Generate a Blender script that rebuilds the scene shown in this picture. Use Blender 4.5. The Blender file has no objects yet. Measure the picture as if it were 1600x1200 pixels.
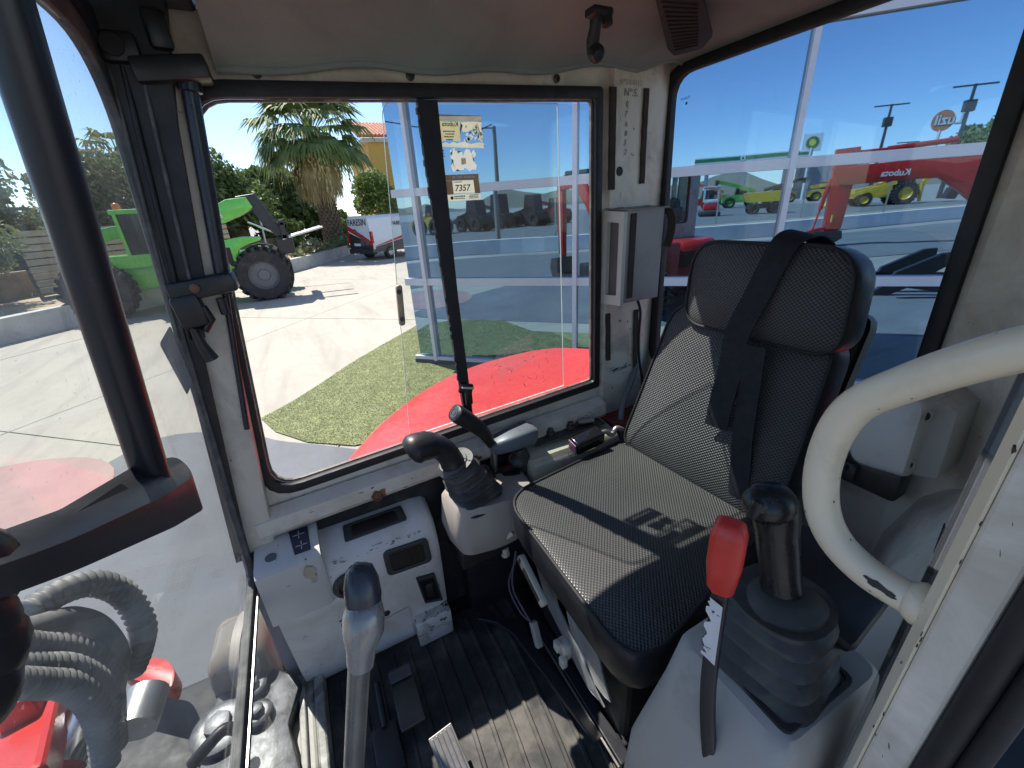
import bpy, bmesh, math, random
from mathutils import Vector, Matrix
random.seed(7)
S = bpy.context.scene
C = S.collection
R_ = math.radians
# ------------------------------------------------------------------ camera
cam = bpy.data.cameras.new('camera')
cam.sensor_width = 36.0; cam.lens = 645.0 / 1600.0 * 36.0
cam.clip_start = 0.02; cam.clip_end = 2000
co = bpy.data.objects.new('camera', cam); C.objects.link(co)
def cam_axes(pitch, roll, az):
    p, r, a = R_(pitch), R_(roll), R_(az)
    fh = Vector((math.cos(a), math.sin(a), 0)); fw = fh*math.cos(p) + Vector((0, 0, -math.sin(p)))
    rt = Vector((math.sin(a), -math.cos(a), 0)); up = rt.cross(fw)
    rt = rt*math.cos(r) + up*math.sin(r); up = rt.cross(fw)
    return rt, up, fw
rt, up, fw = cam_axes(23.6, -3.6, -26.0)
m = Matrix((rt, up, -fw)).transposed().to_4x4(); m.translation = (0, 0, 2.15)
co.matrix_world = m
S.camera = co
# ------------------------------------------------------------------ sky, sun, exposure
SUN_AZ, SUN_EL = R_(22.0), R_(55.5)
sd = Vector((math.cos(SUN_AZ)*math.cos(SUN_EL), math.sin(SUN_AZ)*math.cos(SUN_EL), math.sin(SUN_EL)))
w = bpy.data.worlds.new('World'); S.world = w; w.use_nodes = True
nt = w.node_tree; nt.nodes.clear()
sky = nt.nodes.new('ShaderNodeTexSky'); sky.sky_type = 'NISHITA'; sky.sun_disc = False
sky.sun_elevation = SUN_EL; sky.sun_rotation = math.atan2(sd.x, sd.y)
sky.altitude = 100; sky.air_density = 0.8; sky.dust_density = 0.12; sky.ozone_density = 3.0
bgn = nt.nodes.new('ShaderNodeBackground'); bgn.inputs[1].default_value = 0.12
wo = nt.nodes.new('ShaderNodeOutputWorld')
nt.links.new(sky.outputs[0], bgn.inputs[0]); nt.links.new(bgn.outputs[0], wo.inputs[0])
sl = bpy.data.lights.new('sun', 'SUN'); sl.energy = 4.2; sl.angle = R_(0.53); sl.color = (1.0, 0.95, 0.87)
so = bpy.data.objects.new('sun', sl); C.objects.link(so); so.location = (10, 6, 20)
so.rotation_euler = (-sd).to_track_quat('-Z', 'Y').to_euler()
S.view_settings.view_transform = 'Standard'; S.view_settings.look = 'None'
S.view_settings.exposure = 0.98; S.view_settings.gamma = 1.0
S.render.engine = 'CYCLES'
cy = S.cycles
cy.max_bounces = 9; cy.transparent_max_bounces = 16; cy.glossy_bounces = 5; cy.diffuse_bounces = 4
cy.transmission_bounces = 6; cy.caustics_reflective = False; cy.caustics_refractive = False
cy.use_denoising = True; cy.sample_clamp_indirect = 6.0
# ------------------------------------------------------------------ materials
MATS = {}
def new_mat(name):
    m = bpy.data.materials.new(name); m.use_nodes = True
    n = m.node_tree; b = n.nodes['Principled BSDF']; MATS[name] = m
    return m, n, b
def N(n, t, **k):
    o = n.nodes.new(t)
    for a, v in k.items():
        if a.startswith('i_'): o.inputs[a[2:].replace('_', ' ')].default_value = v
        else: setattr(o, a, v)
    return o
def coords(n, scale=None):
    tc = N(n, 'ShaderNodeTexCoord')
    if scale is None: return tc.outputs['Object']
    mp = N(n, 'ShaderNodeMapping'); mp.inputs['Scale'].default_value = scale if hasattr(scale, '__len__') else (scale,)*3
    n.links.new(tc.outputs['Object'], mp.inputs[0]); return mp.outputs[0]
def noise(n, vec, scale, detail=4, rough=.55, dist=0):
    t = N(n, 'ShaderNodeTexNoise'); t.inputs['Scale'].default_value = scale; t.inputs['Detail'].default_value = detail
    t.inputs['Roughness'].default_value = rough; t.inputs['Distortion'].default_value = dist
    n.links.new(vec, t.inputs['Vector']); return t.outputs['Fac']
def ramp(n, fac, stops):
    r = N(n, 'ShaderNodeValToRGB'); e = r.color_ramp.elements
    while len(e) < len(stops): e.new(.5)
    for q, (p, c) in zip(e, stops):
        q.position = p; q.color = (c, c, c, 1) if isinstance(c, (int, float)) else (*c[:3], 1)
    n.links.new(fac, r.inputs[0]); return r.outputs['Color']
def mixc(n, fac, a, b, mode='MIX'):
    x = N(n, 'ShaderNodeMix', data_type='RGBA', blend_type=mode)
    for sock, v in ((x.inputs[0], fac), (x.inputs[6], a), (x.inputs[7], b)):
        if isinstance(v, (int, float)): sock.default_value = v
        elif isinstance(v, tuple): sock.default_value = (*v[:3], 1)
        else: n.links.new(v, sock)
    return x.outputs[2]
def bump(n, b, h, strength=.3, dist=.002):
    u = N(n, 'ShaderNodeBump'); u.inputs['Strength'].default_value = strength; u.inputs['Distance'].default_value = dist
    n.links.new(h, u.inputs['Height']); n.links.new(u.outputs[0], b.inputs['Normal']); return u
def pm(name, col, rough=.5, metal=0., var=.12, vs=5., bs=60., bst=.15, bd=.001, dirt=None, dth=(.5, .7), ds=7., chip=None, chs=30., cth=.7, coat=0, spec=.5):
    """paint-like material: colour variation, dirt film, chips, fine relief"""
    m, n, b = new_mat(name)
    v = coords(n)
    c = mixc(n, ramp(n, noise(n, v, vs, 5), ((.3, 0), (.7, 1))), tuple(max(0, x*(1-var)) for x in col), tuple(min(1, x*(1+var)) for x in col))
    fine = noise(n, v, bs, 3)
    if dirt: c = mixc(n, ramp(n, noise(n, v, ds, 8, .65, .6), ((dth[0], 0), (dth[1], .75))), c, dirt)
    if chip: c = mixc(n, ramp(n, noise(n, v, chs, 6, .7), ((cth, 0), (cth+.015, 1))), c, chip)
    n.links.new(c, b.inputs['Base Color'])
    rr = ramp(n, noise(n, v, vs*2.3, 4), ((.2, max(0, rough-.12)), (.8, min(1, rough+.12))))
    n.links.new(rr, b.inputs['Roughness'])
    b.inputs['Metallic'].default_value = metal; b.inputs['Coat Weight'].default_value = coat
    b.inputs['Specular IOR Level'].default_value = spec
    if bst: bump(n, b, fine, bst, bd)
    return m
WHITE = pm('cab_white_paint', (.75, .68, .57), .42, var=.06, vs=4, dirt=(.40, .34, .26), dth=(.46, .68), ds=6, chip=(.10, .075, .055), chs=30, cth=.665)
WHITE2 = pm('console_white_paint', (.70, .67, .625), .45, var=.05, vs=5, dirt=(.46, .40, .32), dth=(.46, .70), ds=5, chip=(.10, .075, .06), chs=34, cth=.67)
CREAM = pm('handrail_cream_paint', (.82, .71, .52), .35, var=.05, vs=6, dirt=(.50, .40, .27), dth=(.55, .85), ds=10, chip=(.07, .05, .035), chs=30, cth=.69)
RUBBER = pm('black_rubber', (.014, .014, .016), .55, var=.3, vs=20, bs=200, bst=.2)
RUBBERG = pm('dusty_seal', (.075, .075, .08), .6, var=.35, vs=14, dirt=(.22, .21, .19), dth=(.45, .75), ds=22)
BLACKP = pm('black_plastic', (.017, .017, .019), .42, var=.2, vs=12, bs=260, bst=.25, bd=.0006, dirt=(.06, .055, .05), dth=(.58, .85), ds=18)
BLACKS = pm('black_satin_metal', (.02, .021, .025), .36, var=.25, vs=9, bs=120, bst=.12, dirt=(.09, .09, .095), dth=(.58, .8), ds=11)
GREYP = pm('grey_plastic', (.40, .36, .31), .5, var=.05, vs=5, bs=300, bst=.25, bd=.0005, dirt=(.15, .13, .11), dth=(.6, .9), ds=9)
GREYD = pm('grey_armrest_plastic', (.16, .175, .2), .45, var=.06, vs=6, bs=300, bst=.2, bd=.0005)
HEADL = pm('headliner_fabric', (.265, .315, .28), .95, var=.10, vs=5, bs=420, bst=.5, bd=.001, dirt=(.185, .22, .197), dth=(.45, .8), ds=4)
STEELD = pm('dark_steel', (.09, .088, .085), .45, .6, var=.25, vs=12, bs=90, bst=.2, dirt=(.13, .10, .07), dth=(.5, .8), ds=20)
STEEL = pm('bare_steel', (.42, .41, .39), .35, .8, var=.15, vs=14, bs=120, bst=.15, dirt=(.2, .15, .1), dth=(.6, .85), ds=22)
CHROME = pm('polished_rod', (.62, .62, .63), .12, 1., var=.04, bst=0)
SILVER = pm('sunlit_cast_steel', (.13, .133, .14), .45, .4, var=.4, vs=22, bs=140, bst=.35, bd=.0008, dirt=(.03, .03, .03), dth=(.46, .66), ds=30)
REDP = pm('excavator_red_paint', (.60, .040, .034), .40, var=.05, vs=4, bs=42, bst=.6, bd=.003, coat=.08, dirt=(.62, .075, .065), dth=(.44, .70), ds=44)
REDM = pm('machine_red', (.50, .022, .018), .38, var=.12, vs=6, dirt=(.2, .06, .045), dth=(.6, .9))
REDI = pm('interior_red_oxide', (.20, .035, .026), .6, var=.3, vs=8, dirt=(.08, .03, .025), dth=(.45, .7))
KNOBR = pm('red_knob_plastic', (.62, .04, .028), .34, var=.1, vs=20, bs=150, bst=.15, dirt=(.4, .09, .06), dth=(.6, .8), ds=35)
MAT_ = pm('rubber_mat', (.028, .027, .026), .7, var=.4, vs=10, bs=110, bst=.3, dirt=(.17, .155, .13), dth=(.45, .75), ds=9)
FOAM = pm('brown_foam_strip', (.055, .044, .036), .95, var=.2, vs=30, bs=500, bst=.6)
PEWTER = pm('worn_grey_knob', (.28, .275, .265), .27, .35, var=.12, vs=16, bs=100, bst=.06)
BRASS = pm('brass_bolt', (.5, .36, .17), .35, .9, var=.2)
CREAMP = pm('cream_plastic', (.66, .6, .48), .5, var=.06, dirt=(.4, .33, .22), dth=(.55, .8), ds=30)
BELT = pm('seat_belt_webbing', (.012, .0125, .017), .8, var=.2, vs=30, bs=600, bst=.5, bd=.0006)
def plain(name, col, rough=.5, metal=0, emit=None):
    m, n, b = new_mat(name); b.inputs['Base Color'].default_value = (*col, 1)
    b.inputs['Roughness'].default_value = rough; b.inputs['Metallic'].default_value = metal
    return m
INK = plain('black_ink', (.012, .012, .014), .6)
PENCIL = plain('faded_marker', (.16, .15, .14), .7)
LETW = plain('white_lettering', (.75, .75, .76), .5)
def glass(name, tint=(.93, .95, .95), refl=1.0, dust=.02, dcol=(.6, .6, .57)):
    """thin pane: clear transmission, fresnel reflection and a thin dust film"""
    m = bpy.data.materials.new(name); m.use_nodes = True; n = m.node_tree; n.nodes.clear(); MATS[name] = m
    out = N(n, 'ShaderNodeOutputMaterial'); tr = N(n, 'ShaderNodeBsdfTransparent'); tr.inputs[0].default_value = (*tint, 1)
    gl = N(n, 'ShaderNodeBsdfGlossy'); gl.inputs['Roughness'].default_value = .005
    lw_ = N(n, 'ShaderNodeLayerWeight'); lw_.inputs[0].default_value = .5
    pw = N(n, 'ShaderNodeMath', operation='POWER'); pw.inputs[1].default_value = 5.0; n.links.new(lw_.outputs['Facing'], pw.inputs[0])
    mu = N(n, 'ShaderNodeMath', operation='MULTIPLY_ADD'); mu.inputs[1].default_value = .9*refl; mu.inputs[2].default_value = .035*refl
    n.links.new(pw.outputs[0], mu.inputs[0])
    mx = N(n, 'ShaderNodeMixShader'); n.links.new(mu.outputs[0], mx.inputs[0]); n.links.new(tr.outputs[0], mx.inputs[1]); n.links.new(gl.outputs[0], mx.inputs[2])
    df = N(n, 'ShaderNodeBsdfDiffuse'); df.inputs[0].default_value = (*dcol, 1)
    tl = N(n, 'ShaderNodeBsdfTranslucent'); tl.inputs[0].default_value = (*dcol, 1)
    ad = N(n, 'ShaderNodeMixShader'); ad.inputs[0].default_value = .5
    n.links.new(df.outputs[0], ad.inputs[1]); n.links.new(tl.outputs[0], ad.inputs[2])
    v = coords(n)
    d = ramp(n, noise(n, v, 9, 9, .7, .4), ((.35, dust*.35), (.75, dust*2)))
    sp = ramp(n, noise(n, v, 130, 2, .5), ((.70, 0), (.74, min(1, dust*6))))
    aa = N(n, 'ShaderNodeMath', operation='ADD'); n.links.new(d, aa.inputs[0]); n.links.new(sp, aa.inputs[1])
    m2 = N(n, 'ShaderNodeMixShader'); n.links.new(aa.outputs[0], m2.inputs[0]); n.links.new(mx.outputs[0], m2.inputs[1]); n.links.new(ad.outputs[0], m2.inputs[2])
    n.links.new(m2.outputs[0], out.inputs[0]); return m
GLASS = glass('cab_side_glass', dust=.008, refl=.7)
GLASSW = glass('windscreen_glass', dust=.042, refl=.6)
GLASSR = glass('rear_glass', (.90, .94, .96), dust=.005, refl=.7)
GEDGE = plain('glass_cut_edge', (.62, .72, .70), .15)
# ------------------------------------------------------------------ object helpers
def V(*a): return Vector(a)
def empty(name, loc, label=None, cat=None, group=None, kind=None, rz=0):
    o = bpy.data.objects.new(name, None); C.objects.link(o); o.location = loc; o.rotation_euler = (0, 0, rz)
    o.empty_display_size = .1
    tag(o, label, cat, group, kind); return o
def tag(o, label=None, cat=None, group=None, kind=None):
    if label: o['label'] = label
    if cat: o['category'] = cat
    if group: o['group'] = group
    if kind: o['kind'] = kind
    return o
def root_offset(p):
    return p.location.copy() if p.type == 'EMPTY' else Vector((0, 0, 0))
def obj(name, bm, mat, parent=None, label=None, cat=None, group=None, kind=None, smooth=None, local=False):
    """link a bmesh as ONE mesh object; vertices are given in world space unless local"""
    me = bpy.data.meshes.new(name)
    if smooth is not None:
        bm.normal_update()
        for f in bm.faces: f.smooth = True
        for e in bm.edges:
            if len(e.link_faces) == 2 and e.calc_face_angle(0) > R_(smooth): e.smooth = False
    bm.to_mesh(me); bm.free()
    for q in (mat if isinstance(mat, (list, tuple)) else [mat]): me.materials.append(q)
    o = bpy.data.objects.new(name, me); C.objects.link(o)
    if parent is not None:
        o.parent = parent
        if not local: o.matrix_parent_inverse = Matrix.Translation(-root_offset(parent))
    tag(o, label, cat, group, kind); return o
def copy_tree(o, parent=None):
    c = o.copy(); C.objects.link(c)
    if parent is not None: c.parent = parent
    for ch in list(o.children): copy_tree(ch, c)
    return c
def nb(): return bmesh.new()
def frame_of(ax, hint=Vector((0, 0, 1))):
    z = Vector(ax).normalized()
    if abs(z.dot(hint)) > .98: hint = Vector((0, 1, 0))
    x = hint.cross(z).normalized(); y = z.cross(x); return x, y, z
def box(bm, c, s, rot=None, bev=0, seg=2, taper=None):
    r = bmesh.ops.create_cube(bm, size=1); vs = r['verts']
    for v in vs:
        k = 1.0
        if taper and v.co.z > 0: v.co.x *= taper[0]; v.co.y *= taper[1]
        v.co = Vector((v.co.x*s[0], v.co.y*s[1], v.co.z*s[2]))
    if bev:
        es = list({e for v in vs for e in v.link_edges})
        rr = bmesh.ops.bevel(bm, geom=es, offset=bev, segments=seg, affect='EDGES', profile=.5)
        vs = list({v for f in rr['faces'] for v in f.verts} | {v for v in vs if v.is_valid})
    M = Matrix.Translation(c)
    if rot is not None: M = M @ (rot.to_4x4() if not isinstance(rot, (int, float)) else Matrix.Rotation(rot, 4, 'Z'))
    vv = {v for v in vs if v.is_valid}
    # collect whole island
    st = list(vv); 
    while st:
        v = st.pop()
        for e in v.link_edges:
            o = e.other_vert(v)
            if o not in vv: vv.add(o); st.append(o)
    bmesh.ops.transform(bm, matrix=M, verts=list(vv)); return list(vv)
def bx(bm, a, b, bev=0, seg=2):
    a, b = Vector(a), Vector(b); return box(bm, (a+b)/2, [abs(x) for x in (b-a)], None, bev, seg)
def axes_rot(x, y=None, z=None):
    """rotation whose columns are the given axes"""
    x = Vector(x).normalized()
    if z is None: z = x.cross(Vector(y)).normalized()
    z = Vector(z).normalized(); y = z.cross(x).normalized(); x = y.cross(z).normalized()
    return Matrix((x, y, z)).transposed()
def bar(bm, a, b, w, h, up=(0, 0, 1), bev=0):
    a, b = Vector(a), Vector(b); d = b-a; x, y, z = frame_of(d, Vector(up))
    return box(bm, (a+b)/2, (w, h, d.length), Matrix((x, y, z)).transposed(), bev)
def tube(bm, pts, r, seg=12, caps=True, closed=False):
    pts = [Vector(p) for p in pts]; n = len(pts); rs = r if hasattr(r, '__len__') else [r]*n
    rings = []; px = None
    for i, p in enumerate(pts):
        a = pts[i-1] if i or closed else p; b = pts[(i+1) % n] if i < n-1 or closed else p
        t = (b-a).normalized()
        if px is None: x, y, _ = frame_of(t)
        else:
            x = (px-t*px.dot(t)).normalized(); y = t.cross(x)
        px = x
        rings.append([bm.verts.new(p+(x*math.cos(k*2*math.pi/seg)+y*math.sin(k*2*math.pi/seg))*rs[i]) for k in range(seg)])
    for i in range(n if closed else n-1):
        A, B = rings[i], rings[(i+1) % n]
        for k in range(seg): bm.faces.new((A[k], A[(k+1) % seg], B[(k+1) % seg], B[k]))
    if caps and not closed:
        bm.faces.new(rings[0][::-1]); bm.faces.new(rings[-1])
    return rings
def cyl(bm, a, b, r, seg=16, r2=None): return tube(bm, [a, b], [r, r if r2 is None else r2], seg)
def smooth_path(pts, k=6, closed=False):
    pts = [Vector(p) for p in pts]; n = len(pts); out = []
    for i in range(n if closed else n-1):
        p0 = pts[(i-1) % n] if closed or i else pts[0]; p1 = pts[i]; p2 = pts[(i+1) % n]; p3 = pts[(i+2) % n] if closed or i+2 < n else pts[-1]
        for j in range(k):
            t = j/k
            out.append(.5*((2*p1)+(-p0+p2)*t+(2*p0-5*p1+4*p2-p3)*t*t+(-p0+3*p1-3*p2+p3)*t**3))
    if not closed: out.append(pts[-1])
    return out
def rpoly(corners, rad, seg=5):
    """rounded polygon loop in 3D, same point count for any radii"""
    cs = [Vector(c) for c in corners]; n = len(cs); rad = rad if hasattr(rad, '__len__') else [rad]*n; out = []
    for i in range(n):
        p = cs[i]; a = (cs[i-1]-p); b = (cs[(i+1) % n]-p); r = max(rad[i], 1e-4)
        r = min(r, a.length*.49, b.length*.49); A = p+a.normalized()*r; B = p+b.normalized()*r
        for k in range(seg+1):
            t = k/seg; out.append((1-t)**2*A+2*t*(1-t)*p+t*t*B)
    return out
def ring(bm, A, B, off):
    """flat ring between loops A (inner) and B (outer), thickened by off"""
    off = Vector(off); n = len(A)
    a = [bm.verts.new(p) for p in A]; b = [bm.verts.new(p) for p in B]
    a2 = [bm.verts.new(Vector(p)+off) for p in A]; b2 = [bm.verts.new(Vector(p)+off) for p in B]
    for i in range(n):
        j = (i+1) % n
        bm.faces.new((a[i], a[j], b[j], b[i])); bm.faces.new((a2[i], b2[i], b2[j], a2[j]))
        bm.faces.new((a[i], a2[i], a2[j], a[j])); bm.faces.new((b[i], b[j], b2[j], b2[i]))
def prism(bm, loop, off):
    off = Vector(off); a = [bm.verts.new(p) for p in loop]; b = [bm.verts.new(Vector(p)+off) for p in loop]; n = len(a)
    bm.faces.new(a); bm.faces.new(b[::-1])
    for i in range(n): bm.faces.new((a[i], b[i], b[(i+1) % n], a[(i+1) % n]))
    return a+b
def loft(bm, loops, cap=True):
    R = [[bm.verts.new(p) for p in L] for L in loops]; n = len(R[0])
    for A, B in zip(R, R[1:]):
        for k in range(n): bm.faces.new((A[k], A[(k+1) % n], B[(k+1) % n], B[k]))
    if cap: bm.faces.new(R[0][::-1]); bm.faces.new(R[-1])
    return R
def lathe(bm, o, ax, prof, seg=20, cap=True):
    o = Vector(o); x, y, z = frame_of(ax)
    return loft(bm, [[o+z*h+(x*math.cos(k*2*math.pi/seg)+y*math.sin(k*2*math.pi/seg))*max(r, 1e-4) for k in range(seg)] for r, h in prof], cap)
def sph(bm, c, r, sc=(1, 1, 1), u=14, v=10, rot=None):
    M = Matrix.Translation(c) @ (rot.to_4x4() if rot is not None else Matrix()) @ Matrix.Diagonal((r*sc[0], r*sc[1], r*sc[2], 1))
    return bmesh.ops.create_uvsphere(bm, u_segments=u, v_segments=v, radius=1, matrix=M)
def fixn(bm): bmesh.ops.recalc_face_normals(bm, faces=bm.faces[:]); return bm
def bevel_all(bm, w, seg=2, ang=30):
    bm.normal_update()
    es = [e for e in bm.edges if len(e.link_faces) == 2 and e.calc_face_angle(0) > R_(ang)]
    bmesh.ops.bevel(bm, geom=es, offset=w, segments=seg, affect='EDGES', profile=.5, clamp_overlap=True); return bm
def text_bm(txt, o, xa, ya, size, depth=.0006, align='LEFT', shear=0, bold=0, spacing=1):
    """flat lettering as geometry: baseline start o, axes xa (reading) and ya (up)"""
    cu = bpy.data.curves.new('t', 'FONT'); cu.body = txt; cu.size = size; cu.align_x = align; cu.shear = shear; cu.offset = bold
    cu.space_character = spacing; cu.extrude = 0; cu.resolution_u = 3
    ob = bpy.data.objects.new('t', cu); C.objects.link(ob)
    dg = bpy.context.evaluated_depsgraph_get(); me = bpy.data.meshes.new_from_object(ob.evaluated_get(dg))
    bm = nb(); bm.from_mesh(me); bpy.data.objects.remove(ob); bpy.data.meshes.remove(me); bpy.data.curves.remove(cu)
    xa, ya = Vector(xa).normalized(), Vector(ya).normalized(); z = xa.cross(ya).normalized(); o = Vector(o)
    for v in bm.verts: v.co = o+xa*v.co.x+ya*v.co.y+z*depth
    return bm
def join_bm(dst, src):
    me = bpy.data.meshes.new('j'); src.to_mesh(me); src.free(); dst.from_mesh(me); bpy.data.meshes.remove(me); return dst
def grid_sheet(x0, x1, y0, y1, z, nx=1, ny=1):
    bm = nb(); vs = [[bm.verts.new((x0+(x1-x0)*i/nx, y0+(y1-y0)*j/ny, z)) for j in range(ny+1)] for i in range(nx+1)]
    for i in range(nx):
        for j in range(ny): bm.faces.new((vs[i][j], vs[i+1][j], vs[i+1][j+1], vs[i][j+1]))
    return bm

# ================================================================== the excavator we sit in: cab shell
EX = empty('excavator', (.55, -.3, 0), 'red excavator seen from inside its white cab, beside the mirror glass building', 'excavator')
def wl(*pts): return [Vector(p) for p in pts]
# right wall with its window
op_c = wl((1, .090, 2.346), (1, -.766, 2.378), (1, -.782, 1.602), (1, .170, 1.552))
fr_c = wl((1, .108, 2.372), (1, -.788, 2.404), (1, -.804, 1.578), (1, .192, 1.528))
wa_c = wl((1, .125, 2.47), (1, -.80, 2.50), (1, -.81, 1.478), (1, .222, 1.452))
rad_i = (.05, .012, .012, .065); rad_o = (.07, .012, .012, .085)
bm = nb(); ring(bm, rpoly(fr_c, rad_o), rpoly(wa_c, .001), (.028, 0, 0)); fixn(bm)
RW = obj('right_wall', bm, WHITE, EX)
def sh(loop, dx): return [p+Vector((dx, 0, 0)) for p in loop]
bm = nb(); ring(bm, sh(rpoly(op_c, rad_i), -.012), sh(rpoly(fr_c, rad_o), -.012), (.018, 0, 0)); fixn(bm); bevel_all(bm, .003, 2, 50)
RF = obj('window_frame', bm, RUBBER, EX, smooth=40)
ic = [p*1 for p in op_c]; cen = sum(op_c, Vector())/4
ii = [cen+(p-cen)*.990 for p in op_c]
bm = nb(); ring(bm, sh(rpoly(ii, rad_i), .004), sh(rpoly(op_c, rad_i), .004), (.008, 0, 0)); fixn(bm)
obj('glazing_channel', bm, pm('grey_channel', (.17, .155, .135), .6, var=.35, vs=25, dirt=(.45, .4, .28), dth=(.5, .7), ds=24), RF)
# folded sill under the window: two sheet metal steps
bm = nb()
sl_a = [(.992, 1.515), (.962, 1.497), (.958, 1.462), (.966, 1.449), (1.0, 1.449)]
L0 = [Vector((x, .222, z-.004)) for x, z in sl_a]; L1 = [Vector((x, -.81, z+.028)) for x, z in sl_a]
loft(bm, [L0, L1]); fixn(bm)
SILL = obj('window_sill', bm, WHITE, EX)
bm = nb()
for y, z in ((-.055, 1.466), (-.33, 1.474), (-.70, 1.482)):
    lathe(bm, (.959, y, z), (-1, 0, .1), ((.014, 0), (.014, .003), (.009, .004), (.009, .001), (.005, .001)), 14)
obj('sill_bolt', bm, pm('rusty_bolt', (.16, .085, .05), .7, .4, var=.4, vs=60), SILL, kind='stuff')
# dark void and lower side wall below the sill
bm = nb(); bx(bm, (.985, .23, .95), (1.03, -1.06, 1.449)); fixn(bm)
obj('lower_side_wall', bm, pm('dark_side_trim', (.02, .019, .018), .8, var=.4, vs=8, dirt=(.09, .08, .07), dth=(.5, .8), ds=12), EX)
# rear right corner column
prof = [(1.0, -.80), (.998, -.812), (.986, -.818), (.991, -.985), (1.0, -.992), (1.018, -1.0), (1.03, -1.075), (1.10, -1.12), (1.075, -.98), (1.02, -.815)]
bm = nb(); loft(bm, [[Vector((x, y, 1.44)) for x, y in prof], [Vector((x, y, 2.50)) for x, y in prof]]); fixn(bm)
COL = obj('corner_column', bm, WHITE, EX)
def strip(y0, y1, z0, z1, lean=0):
    b = nb(); n = 12
    for k in range(1):
        loops = []
        for i in range(n+1):
            t = i/n; z = z0+(z1-z0)*t; j = random.uniform(-.0012, .0012); xx = .986+.005*((-(y0+y1)/2-.818)/.167)
            ya, yb = y0+lean*t+j, y1+lean*t+j*.6
            loops.append([Vector((xx-.0015, ya, z)), Vector((xx-.0075, ya-.001, z)), Vector((xx-.0075, yb+.001, z)), Vector((xx-.0015, yb, z))])
        loft(b, loops)
    fixn(b); obj('foam_strip', b, FOAM, COL)
strip(-.811+.004, -.828, 2.168, 2.402, .006); strip(-.922, -.938, 2.180, 2.405, .004)
strip(-.821, -.838, 1.668, 1.822, .008); strip(-.943, -.960, 1.60, 1.815, .012)
bm = nb(); lathe(bm, (.9868, -.848, 2.213), (-1, 0, 0), ((.012, 0), (.012, .0006), (.001, .0006)), 18); obj('column_hole', bm, INK, COL)
Yr = Vector((0, -1, 0)); Zu = Vector((0, 0, 1))
def col_x(y): return .986+.005*((-y-.818)/.167)-.0012
bm = nb()
join_bm(bm, text_bm('N\u00ba.S.', (col_x(-.855), -.850, 2.386), Yr, Zu, .024, .0004, shear=.1))
for k, ch in enumerate('076832'):
    join_bm(bm, text_bm(ch, (col_x(-.865), -.858+.002*math.sin(k*2), 2.362-.0218*k), Yr, Vector((0, .12*math.sin(k), 1)), .019, .0004, shear=.15))
obj('marker_writing', bm, PENCIL, COL)
bm = text_bm('N\u00ba3.0-6112', (col_x(-.84), -.835, 2.410), Yr, Vector((0, .05, 1)), .016, .0004, shear=.1); obj('marker_writing', bm, plain('faint_marker', (.33, .31, .29), .7), COL)
# rear wall with window
YR = -1.06
ro_c = wl((1.014, YR, 2.444), (.335, YR, 2.444), (.318, YR, 1.62), (.992, YR, 1.62))
rf_c = wl((1.050, YR, 2.470), (.308, YR, 2.470), (.290, YR, 1.595), (1.026, YR, 1.595))
rw_c = wl((1.075, YR, 2.52), (.06, YR, 2.52), (.06, YR, .95), (1.06, YR, .95))
def shy(loop, d): return [p+Vector((0, d, 0)) for p in loop]
bm = nb(); ring(bm, rpoly(rf_c, .075), rpoly(rw_c, .001), (0, -.04, 0)); fixn(bm); obj('rear_wall', bm, WHITE, EX)
bm = nb(); ring(bm, shy(rpoly(ro_c, .06), .014), shy(rpoly(rf_c, .075), .014), (0, -.022, 0)); fixn(bm); bevel_all(bm, .004, 2, 50)
RRF = obj('rear_window_frame', bm, RUBBER, EX, smooth=40)
bm = nb(); prism(bm, shy(rpoly(ro_c, .062), -.006), (0, -.004, 0)); fixn(bm); obj('rear_window_pane', bm, GLASSR, EX)
# ---- ceiling fabric
bm = nb(); NY, NX = 40, 22
def head_z(x, y):
    z = 2.492
    t = max(0, (x-.80)/.195); z -= (.122-.066*min(1, max(0, (.05-y)/.85)))*t**2.2*(1-.85*min(1, max(0, (-.90-y)/.13)))
    z -= .018*max(0, (-.9-y)/.14)**2
    z += .004*math.sin(y*9+x*3)*(.3+t)+.005*math.sin(y*23)*t*t
    return z
def head_x(i): return .985-.92*(i/NX)**1.25
gv = [[None]*(NX+1) for _ in range(NY+1)]
for j in range(NY+1):
    y = .04-1.095*j/NY
    for i in range(NX+1):
        x = head_x(i); gv[j][i] = bm.verts.new((x, y, head_z(x, y)))
for j in range(NY):
    for i in range(NX): bm.faces.new((gv[j][i], gv[j+1][i], gv[j+1][i+1], gv[j][i+1]))
ed = [gv[j][0].co.copy() for j in range(NY+1)]
tube(bm, [p+Vector((.002, 0, .002)) for p in ed], .0075, 8)
fixn(bm); HL = obj('headliner', bm, HEADL, EX, smooth=50)
bm = nb(); bx(bm, (1.10, .24, 2.512), (.05, -1.12, 2.565), .02); obj('roof', bm, WHITE, EX)
bm = nb()
for y in (-.02, -.30, -.655): lathe(bm, (1.0, y, 2.388-.040*y), (-1, 0, 0), ((.009, 0), (.009, .004), (.0055, .006), (.0055, .002)), 12)
obj('trim_screw', bm, STEELD, RW, kind='stuff')
# black header over the windscreen and the lift mechanism at the front right
bm = nb(); bx(bm, (.985, .042, 2.460), (.05, .175, 2.508), .008)
obj('front_header', bm, BLACKS, EX)
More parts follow.
